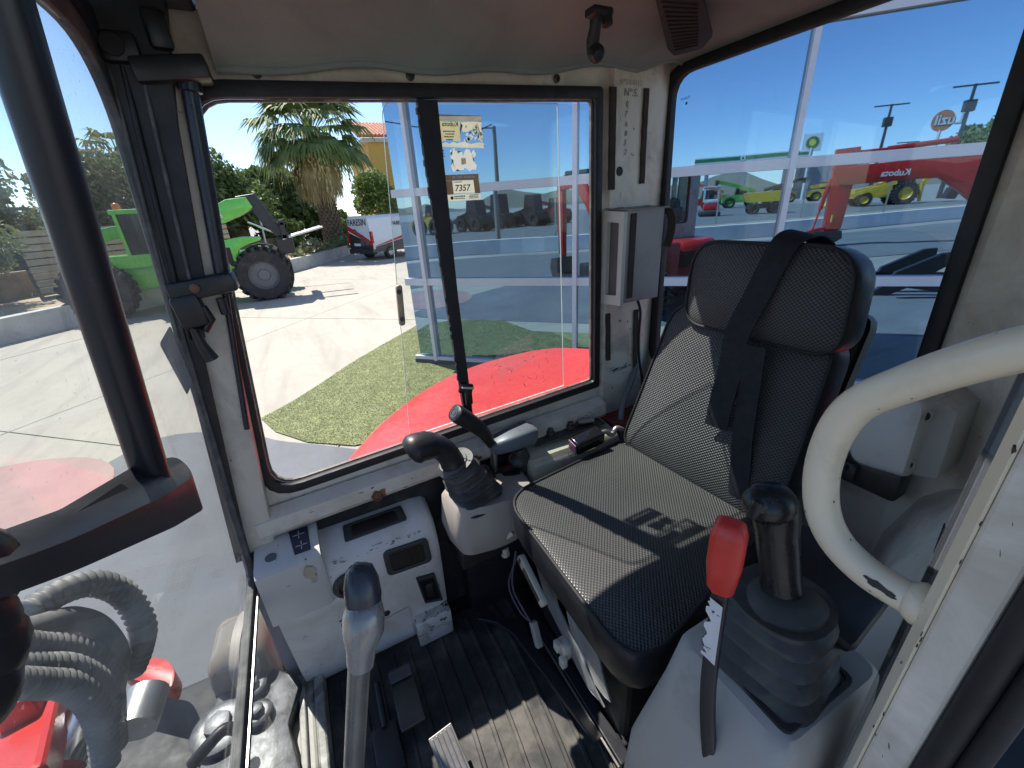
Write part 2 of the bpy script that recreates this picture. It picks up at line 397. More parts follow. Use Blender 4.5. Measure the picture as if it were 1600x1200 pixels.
# right front pillar: dark upper half, white lower half, both leaning like the wall
def pil(z): return .098+(2.372-z)*.109
bm = nb()
def prect(x0, x1, f0, f1, z): return [Vector((x0, f0, z)), Vector((x1, f0, z)), Vector((x1, f1, z)), Vector((x0, f1, z))]
loft(bm, [prect(.965, 1.05, pil(1.42)-.004, pil(1.42)+.075, 1.42), prect(.965, 1.05, pil(2.06)-.004, pil(2.06)+.075, 2.06), prect(.965, 1.05, pil(2.50)-.004, pil(2.50)+.075, 2.50)])
fixn(bm); bevel_all(bm, .006); AP = obj('front_pillar', bm, WHITE, EX, smooth=40)
bm = nb()
loft(bm, [prect(.947, .9645, pil(2.04)+.020, pil(2.04)+.085, 2.04), prect(.947, .9645, pil(2.30)+.010, pil(2.30)+.085, 2.30), prect(.935, .9645, pil(2.47)-.01, pil(2.47)+.085, 2.47)])
loft(bm, [prect(.950, .9645, pil(1.42)+.052, pil(1.42)+.078, 1.42), prect(.950, .9645, pil(2.04)+.048, pil(2.04)+.08, 2.04)])
fixn(bm); WT = obj('windscreen_track', bm, pm('track_black', (.010, .0105, .013), .5, var=.4, vs=12, dirt=(.04, .04, .042), dth=(.5, .8), ds=14), AP)
for oy, r_ in ((.040, .0035), (.062, .0045), (.078, .003)):
    b2 = nb(); tube(b2, [(.945, pil(1.95)+oy, 1.95), (.945, pil(2.42)+oy, 2.42)], r_, 8); fixn(b2); obj('track_bead', b2, RUBBERG if r_ < .004 else RUBBER, WT, smooth=60)
bm = nb(); cyl(bm, (.952, .083, 2.352), (.958, .128, 2.025), .0125, 14); cyl(bm, (.958, .128, 2.025), (.959, .170, 1.74), .0055, 10)
lathe(bm, (.952, .082, 2.358), (0, .13, -1), ((.017, -.01), (.017, .012), (.0125, .014)), 14)
obj('gas_strut', bm, pm('strut_blue_black', (.03, .036, .05), .28, .2, var=.2), EX, smooth=40)
# latch block with hook on the pillar
bm = nb(); box(bm, (.945, .155, 2.043), (.05, .105, .034), axes_rot((1, 0, 0), (0, 1, -.1)), .005)
box(bm, (.930, .185, 2.005), (.03, .045, .06), axes_rot((1, 0, 0), (0, 1, -.1)), .008)
tube(bm, [(.925, .165, 2.01), (.925, .158, 1.985), (.928, .172, 1.968), (.928, .19, 1.975), (.928, .187, 1.94), (.93, .18, 1.91)], [.007, .007, .007, .008, .009, .012], 10)
cyl(bm, (.935, .135, 2.02), (.935, .135, 1.99), .008, 12)
LT = obj('window_latch', bm, BLACKP, EX, smooth=40)
bm = nb(); lathe(bm, (.919, .165, 2.045), (-1, 0, 0), ((.008, 0), (.008, .004), (.003, .006)), 8)
obj('latch_bolt', bm, pm('rusty_latch_bolt', (.2, .12, .08), .6, .6, var=.4, vs=50), LT)
bm = nb(); prism(bm, rpoly(wl((.93, .222, 1.985), (.93, .247, 1.955), (.93, .238, 1.85), (.93, .222, 1.875)), .006), (-.003, 0, 0)); fixn(bm)
obj('latch_plate', bm, pm('clear_grey_plastic', (.2, .21, .22), .25, var=.2), LT)
bm = nb(); box(bm, (.950, .098, 2.372), (.05, .10, .034), axes_rot((1, 0, 0), (0, 1, -.1)), .005); box(bm, (.945, .155, 2.395), (.035, .05, .04), None, .008)
cyl(bm, (.932, .16, 2.395), (.922, .16, 2.395), .014, 14); box(bm, (.935, .10, 2.42), (.02, .03, .05), .3, .006)
obj('strut_bracket', bm, BLACKP, EX, smooth=40)
# ---- windscreen: plane leans back slightly
def ws(x, z, o=0): return Vector((x, .202-.075*(z-2.15)+o, z))
g_c = [ws(.945, 2.392), ws(-.15, 2.392), ws(-.15, 1.372), ws(.945, 1.372)]
s_c = [ws(.978, 2.425), ws(-.183, 2.425), ws(-.183, 1.345), ws(.978, 1.345)]
f_c = [ws(1.0, 2.46), ws(-.21, 2.46), ws(-.21, 1.338), ws(1.0, 1.338)]
rr1 = (.13, .1, .004, .02); rr2 = (.15, .12, .006, .03)
bm = nb(); ring(bm, [p+Vector((0, -.006, 0)) for p in rpoly(g_c, rr1, 10)], [p+Vector((0, -.006, 0)) for p in rpoly(s_c, rr2, 10)], (0, .016, 0)); fixn(bm); bevel_all(bm, .003, 2, 50)
WF = obj('windscreen_seal', bm, RUBBERG, EX, smooth=40)
bm = nb(); ring(bm, [p+Vector((0, -.012, 0)) for p in rpoly(s_c, rr2, 10)], [p+Vector((0, -.012, 0)) for p in rpoly(f_c, rr2, 10)], (0, .03, 0)); fixn(bm); bevel_all(bm, .004, 2, 50)
obj('windscreen_frame', bm, BLACKS, EX, smooth=40)
bm = nb(); prism(bm, rpoly(g_c, rr1, 10), (0, .004, 0)); fixn(bm); obj('windscreen_pane', bm, GLASSW, EX)
bm = nb(); bar(bm, ws(.94, 1.358, -.012), ws(-.15, 1.358, -.012), .004, .003, (0, 1, 0)); obj('seal_trim', bm, STEEL, WF)
# lower windscreen, its post, and the front sill of the floor
lw = [ws(.945, 1.335, .004), ws(-.15, 1.335, .004), ws(-.15, 1.0, -.01), ws(.945, 1.0, -.01)]
bm = nb(); prism(bm, lw, (0, .004, 0)); fixn(bm); obj('lower_windscreen_pane', bm, GLASSW, EX)
bm = nb(); loft(bm, [prect(.945, .975, .232, .275, .96), prect(.945, .975, .232, .275, 1.36)]); fixn(bm); bevel_all(bm, .006); obj('lower_front_post', bm, pm('grey_post_paint', (.25, .25, .255), .45, var=.1, dirt=(.1, .09, .08), dth=(.5, .8)), EX)
bm = nb(); bx(bm, (.98, .215, .90), (-.1, .30, .99), .008); bx(bm, (.98, .19, .93), (-.1, .215, 1.0), .006); bx(bm, (.90, .235, .985), (-.1, .25, 1.004), .003)
obj('front_sill', bm, pm('front_sill_paint', (.45, .43, .38), .5, var=.15, vs=8, dirt=(.07, .06, .05), dth=(.42, .6), ds=14, chip=(.12, .05, .03), chs=20, cth=.66), EX)
# ---- floor pan and ribbed rubber mat
bm = nb(); bx(bm, (1.03, .30, .88), (.06, -1.06, .945)); obj('floor_pan', bm, pm('floor_pan_red', (.055, .022, .018), .7, var=.3, vs=6, dirt=(.03, .026, .022), dth=(.4, .7)), EX)
bm = nb(); bx(bm, (.93, .188, .9455), (.14, -.46, .952)); FM = obj('floor_mat', bm, MAT_, EX)
bm = nb(); 
for k in range(13):
    y0 = .15-.047*k; pts = []
    for i in range(15):
        x = .90-.75*i/14; bend = .10*max(0, (.72-x)/.55)**1.7
        pts.append(Vector((x, y0+bend*(.2+.05*k), .9525)))
    pts = [p for p in pts if p.y < .18]
    if len(pts) > 2:
        lo = [[p+Vector((0, -.0065, 0)), p+Vector((0, -.0035, .004)), p+Vector((0, .0035, .004)), p+Vector((0, .0065, 0))] for p in pts]
        b2 = nb(); loft(b2, lo); fixn(b2); obj('mat_rib', b2, MAT_, FM)
bm.free()
# ---- door side: rear quarter wall, door post with seal
bm = nb()
qp = [Vector((.285, -1.05, 0)), Vector((.21, -1.045, 0)), Vector((.155, -.98, 0)), Vector((.125, -.86, 0)), Vector((.105, -.72, 0)), Vector((.10, -.615, 0)), Vector((.06, -.615, 0)), Vector((.05, -1.06, 0))]
zs = [.95, 1.2, 1.5, 1.8, 2.1, 2.46]
loft(bm, [[p+Vector((.0, 0, z)) for p in qp] for z in zs]); fixn(bm); obj('quarter_wall', bm, WHITE, EX, smooth=50)

# side window seal and pane behind the door post
bm = nb(); loft(bm, [[Vector((.097, -.598, z)), Vector((.108, -.604, z)), Vector((.108, -.635, z)), Vector((.097, -.64, z))] for z in (1.0, 1.45, 1.62, 2.0, 2.46)]); fixn(bm); obj('quarter_window_seal', bm, RUBBER, EX)
bm = nb(); prism(bm, wl((.082, -.455, 1.2), (.082, -.612, 1.2), (.082, -.612, 2.46), (.082, -.455, 2.46)), (-.004, 0, 0)); fixn(bm); obj('quarter_window_pane', bm, GLASS, EX)
bm = nb(); loft(bm, [[Vector((.09, -.43, z)), Vector((.09, -.62, z)), Vector((.05, -.62, z)), Vector((.05, -.43, z))] for z in (.93, 1.21)]); fixn(bm); obj('lower_door_wall', bm, WHITE, EX)
# door post: cream inner flange, white face, black double seal
bm = nb(); loft(bm, [[Vector((x, y, z)) for x, y in ((.056, -.394), (.056, -.50), (.02, -.50), (.028, -.40))] for z in (.90, 1.55, 2.5)]); fixn(bm); bevel_all(bm, .003)
DP = obj('door_post', bm, WHITE, EX)
bm = nb(); loft(bm, [[Vector((x, y, z)) for x, y in ((.0655, -.402), (.0635, -.42), (.056, -.42), (.056, -.396), (.0575, -.3925))] for z in (.90, 1.55, 2.5)]); fixn(bm)
obj('post_flange', bm, CREAM, DP)
for x0, r in ((.018, .010), (.001, .008)):
    bm = nb(); tube(bm, [(x0, -.404, .9), (x0, -.404, 2.5)], r, 12); fixn(bm); obj('door_seal', bm, RUBBER, DP, smooth=50)
# moulded white side panel over the wheel arch, behind the handrail
bm = nb()
def arch(z, e): return [Vector((.285-e*.12, -1.045, z)), Vector((.26-e*.10, -.98, z)), Vector((.222-e*.07, -.86, z)), Vector((.20-e*.06, -.76, z)), Vector((.16-e*.04, -.67, z)), Vector((.11, -.645, z)), Vector((.10, -1.05, z))]
loft(bm, [arch(.95, 0), arch(1.2, .0), arch(1.42, .1), arch(1.54, .38), arch(1.61, .8), arch(1.65, 1.05)]); fixn(bm)
AR = obj('side_panel', bm, WHITE, EX, smooth=60)
dk = plain('warning_label_dark', (.03, .03, .033), .5)
bm = nb(); prism(bm, [Vector(p) for p in ((.1205, -.66, 1.745), (.1205, -.69, 1.712), (.1205, -.70, 1.655), (.1205, -.672, 1.69))], (.0012, 0, 0)); fixn(bm)
obj('warning_label', bm, dk, EX)
# ---- handrail on the post
HR = empty('handrail', (.066, -.40, 1.82), 'cream painted bent tube handrail with chipped paint, welded to the white door post', 'handrail')
pts = smooth_path([(0.065, -0.421, 1.806), (0.082, -0.420, 1.805), (0.112, -0.418, 1.808), (0.139, -0.416, 1.823), (0.157, -0.415, 1.850), (0.166, -0.414, 1.892), (0.164, -0.413, 1.937), (0.152, -0.412, 1.972), (0.125, -0.411, 2.002), (0.099, -0.410, 2.026), (0.076, -0.409, 2.044), (0.058, -0.408, 2.055)], 5)
pts_rail = list(pts)
bm = nb(); tube(bm, pts, .0152, 18); fixn(bm); obj('rail_tube', bm, CREAM, HR, smooth=60)
bm = nb(); a, b = Vector(pts[1]), Vector(pts[4]); d = (b-a).normalized(); lathe(bm, a, d, ((.019, -.004), (.020, .004), (.017, .010), (.0152, .012)), 18); fixn(bm); obj('weld_collar', bm, CREAM, HR, smooth=60)
# ---- heater box in the rear corner
HB = empty('heater_box', (.27, -.95, 1.62), 'off-white plastic heater box with two screw wells in the rear corner behind the handrail', 'heater box')
bm = nb()
cs = [(0.355, -0.930, 1.707), (0.290, -0.930, 1.822), (0.241, -0.930, 1.793), (0.234, -0.930, 1.644), (0.319, -0.930, 1.630)]
cs = [Vector(c) for c in cs]; cc = sum(cs, Vector())/5
L0 = rpoly(cs, (.02, .03, .012, .008, .02), 4)
loft(bm, [[cc+(p-cc)*.90+Vector((0, .028, 0)) for p in L0], [cc+(p-cc)*.97+Vector((0, .022, 0)) for p in L0], [p+Vector((0, .010, 0)) for p in L0], [p+Vector((0, -.12, 0)) for p in L0]]); fixn(bm)
HBW = pm('heater_cover_plastic', (.55, .53, .49), .4, var=.05, vs=5, dirt=(.33, .27, .18), dth=(.55, .85), ds=12)
HC = obj('cover', bm, HBW, HB, smooth=45)
bm = nb()
sp = [Vector(p) for p in ((0.248, -0.935, 1.796), (0.216, -0.955, 1.776), (0.207, -0.955, 1.643), (0.236, -0.935, 1.642))]
prism(bm, rpoly(sp, (.012, .004, .004, .006), 4), (0, -.12, 0)); fixn(bm); bevel_all(bm, .003); obj('side_cover', bm, HBW, HB, smooth=45)
for p in ((0.241, -0.917, 1.770), (0.239, -0.917, 1.671)):
    bm = nb(); sph(bm, p, .011, (.8, .45, 1.2)); obj('screw_well', bm, pm('well_rim', (.46, .42, .35), .4), HB, smooth=60)
    bm = nb(); sph(bm, Vector(p)+Vector((0, .003, 0)), .0075, (.75, .45, 1.1)); obj('screw_hole', bm, INK, HB, smooth=60)
bm = nb(); bx(bm, (.40, -.99, 1.53), (.26, -1.04, 1.60), .01); bx(bm, (.37, -.97, 1.55), (.33, -1.0, 1.585), .004); cyl(bm, (.35, -.955, 1.58), (.35, -.97, 1.58), .008)
obj('duct_bracket', bm, STEELD, HB, smooth=40)
# ================================================================== right window glazing
rx = 1.008
bm = nb(); prism(bm, wl((rx, -.338, 2.352), (rx, -.765, 2.37), (rx, -.775, 1.60), (rx, -.352, 1.585)), (.004, 0, 0)); fixn(bm); obj('fixed_window_pane', bm, GLASS, EX)
pc = wl((1.02, -.238, 2.36), (1.02, -.672, 2.37), (1.02, -.684, 1.60), (1.02, -.175, 1.575))
pl_ = rpoly(pc, (.03, .004, .004, .004), 5)
bm = nb(); prism(bm, pl_, (.004, 0, 0)); fixn(bm); SP = obj('sliding_window_pane', bm, GLASS, EX)
bm = nb(); cp = sum(pc, Vector())/4; ring(bm, [p+(cp-p).normalized()*.0016+Vector((-.0006, 0, 0)) for p in pl_], [p+Vector((-.0006, 0, 0)) for p in pl_], (.005, 0, 0)); fixn(bm); obj('pane_edge', bm, GEDGE, SP)
# vertical divider bar with its ragged seal and catch
bm = nb(); loft(bm, [[Vector((.996, -.308+a, 2.36)), Vector((.996, -.352+a*.2, 2.36)), Vector((1.012, -.352+a*.2, 2.36)), Vector((1.012, -.308+a, 2.36))] for a in (0,)]+[[Vector((.996, -.318, 1.95)), Vector((.996, -.350, 1.95)), Vector((1.012, -.350, 1.95)), Vector((1.012, -.318, 1.95))], [Vector((.996, -.333, 1.575)), Vector((.996, -.356, 1.575)), Vector((1.012, -.356, 1.575)), Vector((1.012, -.333, 1.575))]]); fixn(bm)
DV = obj('window_divider', bm, RUBBER, EX)
bm = nb()
for k in range(60):
    z = 1.70+.65*k/60; y = -.333+.025*(z-1.575)/.785
    box(bm, (1.000, y+random.uniform(0, .003), z), (.008, random.uniform(.003, .007), .012), random.uniform(-.3, .3))
obj('brush_seal', bm, RUBBER, DV, kind='stuff')
bm = nb(); box(bm, (.993, -.342, 1.690), (.012, .042, .03), axes_rot((1, 0, 0), (0, 1, .35)), .006); box(bm, (.990, -.346, 1.665), (.014, .022, .05), None, .006); obj('window_catch', bm, BLACKP, DV, smooth=40)
bm = nb(); box(bm, (.984, -.345, 1.694), (.006, .036, .006), axes_rot((1, 0, 0), (0, 1, .3)), .002); obj('catch_lip', bm, CREAMP, DV)
bm = nb(); prism(bm, rpoly(wl((1.006, -.20, 1.99), (1.006, -.215, 1.99), (1.006, -.208, 1.893), (1.006, -.193, 1.893)), .0074, 5), (-.012, 0, 0)); fixn(bm); bevel_all(bm, .003)
PH = obj('pane_handle', bm, pm('beige_handle', (.42, .34, .22), .5, var=.15, vs=30), EX, smooth=40)
bm = nb()
for z in (1.975, 1.91): lathe(bm, (.9938, -.2045 if z > 1.95 else -.2015, z), (-1, 0, 0), ((.0058, 0), (.0058, .0015), (.003, .0015), (.003, .0003)), 12)
obj('handle_screw', bm, STEELD, PH, kind='stuff')
# ================================================================== stickers on the fixed pane
def sy(px_y, px_z): return Vector((1.0062, px_y, px_z))
def jag(loop, n, amp):
    out = []
    for i, p in enumerate(loop):
        q = loop[(i+1) % len(loop)]
        for k in range(n):
            t = k/n; r = p.lerp(q, t); out.append(r+Vector((0, random.uniform(-amp, amp), random.uniform(-amp, amp))))
    return out
def dashes(b, x, y0, y1, z, h):
    y = y0
    while y < y1:
        w_ = random.uniform(.0012, .0035); f = [b.verts.new((x, y+q*w_, z+r*h)) for q, r in ((0, 0), (1, 0), (1, 1), (0, 1))]; b.faces.new(f); y += w_+random.uniform(.0005, .0012)
def paper(name, col, var=.05, vs=40):
    m, n, b = new_mat(name); v = coords(n); c = mixc(n, ramp(n, noise(n, v, vs, 5), ((.3, 0), (.7, 1))), tuple(x*(1-var) for x in col), tuple(min(1, x*(1+var)) for x in col))
    n.links.new(c, b.inputs['Base Color']); b.inputs['Roughness'].default_value = .8; t = N(n, 'ShaderNodeBsdfTranslucent'); n.links.new(c, t.inputs[0])
    mx = N(n, 'ShaderNodeMixShader'); mx.inputs[0].default_value = .55; o = n.nodes['Material Output']; n.links.new(b.outputs[0], mx.inputs[1]); n.links.new(t.outputs[0], mx.inputs[2]); n.links.new(mx.outputs[0], o.inputs[0]); return m
def sheet(name, loop, mat, parent, x=None):
    b = nb(); vs = [b.verts.new(p if x is None else Vector((x, p.y, p.z))) for p in loop]; f = b.faces.new(vs); bmesh.ops.triangulate(b, faces=[f]); return obj(name, b, mat, parent)
ST = empty('torn_sticker', (1.004, -.40, 2.275), 'yellowed cream sticker peeling in patches at top of the side window', 'sticker')
crm = paper('old_sticker', (.74, .66, .40), .1)
grb = paper('sticker_grey_band', (.42, .39, .32), .1)
sheet('sticker_header', [sy(-.347, 2.336), sy(-.455, 2.336), sy(-.456, 2.324), sy(-.346, 2.324)], grb, ST)
sheet('sticker_left', jag([sy(-.346, 2.3235), sy(-.404, 2.3235), sy(-.400, 2.31), sy(-.402, 2.298), sy(-.398, 2.284), sy(-.375, 2.288), sy(-.35, 2.284)], 3, .0018), crm, ST)
wpc = paper('sticker_backing', (.80, .77, .60), .1)
sheet('sticker_strip', jag([sy(-.4055, 2.323), sy(-.455, 2.3235), sy(-.456, 2.283), sy(-.444, 2.287), sy(-.446, 2.308), sy(-.425, 2.308), sy(-.406, 2.303)], 4, .003), wpc, ST)
sheet('sticker_foot', jag([sy(-.352, 2.2815), sy(-.402, 2.2825), sy(-.455, 2.281), sy(-.456, 2.273), sy(-.353, 2.275)], 5, .0022), wpc, ST)
for k in range(16): 
    y, z = -random.uniform(.405, .45), random.uniform(2.284, 2.318)
    sheet('sticker_scrap', jag([sy(y, z), sy(y-.006, z+.001), sy(y-.005, z-.006), sy(y+.001, z-.004)], 2, .002), wpc, ST, 1.0059)
mir = Vector((0, 1, 0))
bm = nb(); join_bm(bm, text_bm('Kubota', (1.0055, -.398, 2.314), mir, Zu, .013, .0, bold=.0002))
for k in range(4): dashes(bm, 1.0055, -.388+.002*k, -.362-.003*(k%2), 2.303-.0052*k, .0024)
obj('sticker_print', bm, INK, ST)
S2 = empty('white_paper_scrap', (1.004, -.40, 2.245), 'white torn paper remnant in the middle of the side window, above the grey service sticker', 'sticker')
lp = [sy(-.371, 2.269), sy(-.385, 2.270), sy(-.391, 2.262), sy(-.400, 2.266), sy(-.404, 2.257), sy(-.409, 2.268), sy(-.418, 2.270), sy(-.424, 2.262), sy(-.432, 2.268), sy(-.434, 2.258), sy(-.428, 2.248), sy(-.434, 2.238), sy(-.433, 2.226), sy(-.424, 2.229), sy(-.415, 2.225), sy(-.404, 2.230), sy(-.395, 2.226), sy(-.385, 2.228), sy(-.376, 2.224), sy(-.370, 2.236), sy(-.379, 2.246), sy(-.372, 2.254), sy(-.376, 2.262)]
sheet('paper', jag(lp, 3, .0016), paper('white_paper', (.88, .86, .78), .05), S2)
sheet('glue_stain', jag([sy(-.398, 2.251), sy(-.408, 2.252), sy(-.407, 2.240), sy(-.398, 2.239)], 3, .002), paper('glue', (.6, .52, .36), .3, 120), S2, 1.0058)
S3 = empty('service_sticker', (1.004, -.40, 2.165), 'brown and cream service sticker with handwritten 7357 stuck to the side window', 'sticker')
bs = paper('sticker_brown', (.14, .10, .065))
for q in ([sy(-.354, 2.218), sy(-.437, 2.2185), sy(-.437, 2.2065), sy(-.354, 2.2060)], [sy(-.354, 2.2058), sy(-.3698, 2.2058), sy(-.3700, 2.1768), sy(-.355, 2.1768)], [sy(-.4230, 2.2063), sy(-.437, 2.2063), sy(-.4385, 2.1768), sy(-.4242, 2.1768)]): sheet('sticker_panel', q, bs, S3)
sheet('sticker_foot', [sy(-.355, 2.176), sy(-.4385, 2.176), sy(-.438, 2.163), sy(-.355, 2.163)], paper('sticker_cream', (.82, .77, .60)), S3)
sheet('sticker_window', [sy(-.370, 2.2055), sy(-.4225, 2.2065), sy(-.424, 2.179), sy(-.3705, 2.179)], paper('sticker_cream_window', (.86, .81, .64)), S3, 1.0056)
fr_ = Vector((0, -1, 0))
bm = nb(); join_bm(bm, text_bm('7357', (1.0053, -.3735, 2.1835), fr_, Zu, .019, 0, shear=.2, bold=.0003)); dashes(bm, 1.0053, -.394, -.373, 2.2015, .002)
dashes(bm, 1.0053, -.398, -.372, 2.1705, .003); dashes(bm, 1.0053, -.397, -.372, 2.1665, .002)
for k in range(3): dashes(bm, 1.0053, -.432, -.410, 2.1727-.0032*k, .0018)
lathe(bm, (1.0053, -.365, 2.1695), (-1, 0, 0), ((.004, 0), (.0035, .0003)), 7)
obj('sticker_print', bm, INK, S3)
bm = text_bm('PR\u00d3XIMA REVISI\u00d3N', (1.0053, -.371, 2.2105), fr_, Zu, .0062, 0, bold=.0002); obj('sticker_heading', bm, LETW, S3)
bm = text_bm('E', (1.0055, -.349, 2.255), fr_, Zu, .019, 0); obj('paint_letter', bm, INK, EX)
bm = nb(); join_bm(bm, text_bm('Kubota', (.965, YR-.005, 2.385), Vector((1, 0, 0)), Zu, .010, -.001)); bx(bm, (.972, YR-.0052, 2.372), (.978, YR-.0048, 2.378)); pass
obj('glass_stamp', bm, INK, EX)

# scratched clear film left on the fixed pane
FILM = glass('scratched_film', (.93, .90, .90), .5, .09, (.75, .68, .66))
sheet('film_patch', [sy(-.445, 1.772), sy(-.565, 1.80), sy(-.572, 1.715), sy(-.45, 1.69)], FILM, EX)
bm = nb(); rs_ = random.Random(5)
for k in range(26):
    y, z = -rs_.uniform(.42, .62), rs_.uniform(1.64, 1.75); a = rs_.uniform(-.6, .6)+(1.57 if rs_.random() < .3 else 0); ln = rs_.uniform(.004, .016); d = Vector((0, math.cos(a), math.sin(a))); s = Vector((0, -d.z, d.y))
    p = Vector((1.006, y, z)); bm.faces.new([bm.verts.new(p-s*.0006), bm.verts.new(p+d*ln-s*.0003), bm.verts.new(p+d*ln+s*.0003), bm.verts.new(p+s*.0006)])
obj('paint_scuffs', bm, INK, EX, kind='stuff')

# ================================================================== operator seat
def weave(name, ax):
    m, n, b = new_mat(name); v = coords(n); sep = N(n, 'ShaderNodeSeparateXYZ'); n.links.new(v, sep.inputs[0])
    def sn(sock, k):
        a = N(n, 'ShaderNodeMath', operation='MULTIPLY'); a.inputs[1].default_value = k; n.links.new(sock, a.inputs[0])
        s = N(n, 'ShaderNodeMath', operation='SINE'); n.links.new(a.outputs[0], s.inputs[0]); return s.outputs[0]
    k = 2*math.pi/.0078
    p = N(n, 'ShaderNodeMath', operation='MULTIPLY'); n.links.new(sn(sep.outputs[ax[0]], k*.85), p.inputs[0]); n.links.new(sn(sep.outputs[ax[1]], k), p.inputs[1])
    mm = N(n, 'ShaderNodeMapRange'); mm.inputs[1].default_value = -.55; mm.inputs[2].default_value = .55; n.links.new(p.outputs[0], mm.inputs[0])
    wear = ramp(n, noise(n, v, 6, 5), ((.3, .85), (.75, 1.2)))
    c = mixc(n, mm.outputs[0], (.021, .021, .0215), (.088, .086, .083)); c = mixc(n, 1.0, c, wear, 'MULTIPLY')
    n.links.new(c, b.inputs['Base Color'])
    r = ramp(n, mm.outputs[0], ((0, .62), (1, .36))); n.links.new(r, b.inputs['Roughness'])
    bump(n, b, mm.outputs[0], .75, .0022); return m
WV_XY = weave('seat_weave_cushion', ('X', 'Y')); WV_XZ = weave('seat_weave_backrest', ('X', 'Z'))
VINYL = pm('seat_vinyl', (.016, .016, .018), .38, var=.2, vs=14, bs=240, bst=.3, bd=.0007)
PIPE = pm('seat_piping', (.016, .016, .017), .7, var=.2, bst=.1)
ST_ = empty('operator_seat', (.58, -.58, .95), 'black operator seat with woven cushion, backrest and headrest in middle of the cab', 'seat')
def pad(name, corners, rad, nrm, thick, crown, fab, parent, seg=7, inset=.022, sink=.0, rows=(.985, .93, .7, .4)):
    """upholstered pad: vinyl side shell, piping and a woven crowned face. corners on the front face plane, nrm points out"""
    cs = [Vector(c) for c in corners]; n = Vector(nrm).normalized(); cc = sum(cs, Vector())/len(cs)
    base = rpoly(cs, rad, seg)
    def sc(f, o): return [cc+(p-cc)*f+n*o for p in base]
    b = nb(); loft(b, [sc(.90, -thick), sc(.975, -thick*.95), sc(1.0, -thick*.72), sc(1.0, -thick*.25), sc(.992, -.006), sc(.978, .0)]); fixn(b)
    o = obj(name, b, VINYL, parent, smooth=50)
    b = nb(); tube(b, sc(.982, .001), .0042, 8, closed=True); fixn(b); obj('piping', b, PIPE, o, smooth=60)
    b = nb(); L = [sc(.978, -.001)]
    for f in (.955, .90, .80, .66, .48, .28, .1): L.append(sc(f, crown*(1-((f-.1)/.88)**3)))
    RR = loft(b, L, cap=False); b.faces.new(RR[-1]); fixn(b)
    obj('fabric_panel', b, fab, o, smooth=70); return o
CU = pad('cushion', [(.798, -.342, 1.452), (.846, -.800, 1.458), (.398, -.845, 1.455), (.288, -.330, 1.450)], (.085, .05, .05, .095), (0, .03, 1), .105, .014, WV_XY, ST_)
BK = pad('backrest', [(.835, -.765, 1.455), (.800, -.905, 1.885), (.395, -.915, 1.885), (.375, -.795, 1.455)], (.05, .07, .07, .05), (0, 1, .30), .085, .020, WV_XZ, ST_)
HD = pad('headrest', [(.742, -.872, 1.838), (.762, -.905, 2.040), (.395, -.905, 2.044), (.372, -.872, 1.840)], (.055, .075, .075, .06), (0, 1, .13), .085, .016, WV_XZ, ST_)
bm = nb(); box(bm, (.60, -1.0, 1.70), (.40, .03, .40), axes_rot((1, 0, 0), (0, 1, .25)), .03, 3)
for x in (.52, .66): cyl(bm, (x, -.975, 1.80), (x, -.985, 1.95), .009, 10)
obj('back_shell', bm, BLACKP, ST_, smooth=40)
# belt over the headrest, and the second strap hanging behind it
def ribbon(bm, path, wid, th=.0015, tw=None):
    path = smooth_path(path, 6); loops = []
    for i, p in enumerate(path):
        t = (path[min(i+1, len(path)-1)]-path[max(i-1, 0)]).normalized(); k = tw if tw is not None else Vector((1, 0, 0))
        s = (k-t*k.dot(t)).normalized(); nn = t.cross(s)
        loops.append([p-s*wid/2-nn*th, p+s*wid/2-nn*th, p+s*wid/2+nn*th, p-s*wid/2+nn*th])
    loft(bm, loops)
bm = nb(); ribbon(bm, [(.478, -1.02, 1.91), (.492, -.995, 2.0), (.512, -.955, 2.053), (.522, -.905, 2.057), (.530, -.880, 2.026), (.546, -.858, 1.94), (.562, -.838, 1.86), (.556, -.825, 1.78), (.553, -.808, 1.71), (.552, -.800, 1.635)], .054, .0014, Vector((1, .12, .22))); fixn(bm)
SB = empty('seat_belt', (.53, -.86, 1.64), 'black webbing seat belt slung over the top of the headrest', 'seat belt')
obj('webbing', bm, BELT, SB, smooth=50)
bm = nb(); ribbon(bm, [(.515, -.836, 1.84), (.505, -.826, 1.75), (.492, -.812, 1.65), (.475, -.800, 1.56), (.462, -.792, 1.50), (.44, -.80, 1.475)], .047, .0014, Vector((1, .05, .0))); fixn(bm)
obj('rear_strap', bm, BELT, SB, smooth=50)
# suspension and pedestal
bm = nb(); box(bm, (.575, -.60, 1.15), (.36, .36, .36), None, .015); bx(bm, (.76, -.40, 1.28), (.36, -.80, 1.345), .01)
SBASE = obj('pedestal', bm, pm('pedestal_black', (.012, .012, .013), .6, var=.3, dirt=(.05, .045, .04), dth=(.5, .8)), ST_)
PLATE = pm('galvanised_plate', (.40, .40, .385), .42, .5, var=.12, vs=14, dirt=(.10, .09, .08), dth=(.56, .7), ds=18)
bm = nb(); prism(bm, jag(wl((.70, -.402, 1.30), (.755, -.402, 1.27), (.68, -.402, 1.14), (.50, -.402, 1.055), (.44, -.402, 1.07), (.53, -.402, 1.14), (.63, -.402, 1.20)), 3, .002), (0, .004, 0)); fixn(bm); obj('front_plate', bm, PLATE, SBASE)
bm = nb(); prism(bm, jag(wl((.60, -.400, 1.265), (.575, -.400, 1.285), (.46, -.400, 1.22), (.42, -.400, 1.12), (.47, -.400, 1.12), (.565, -.400, 1.18)), 3, .003), (0, .004, 0)); fixn(bm); obj('side_plate', bm, PLATE, SBASE)
bm = nb()
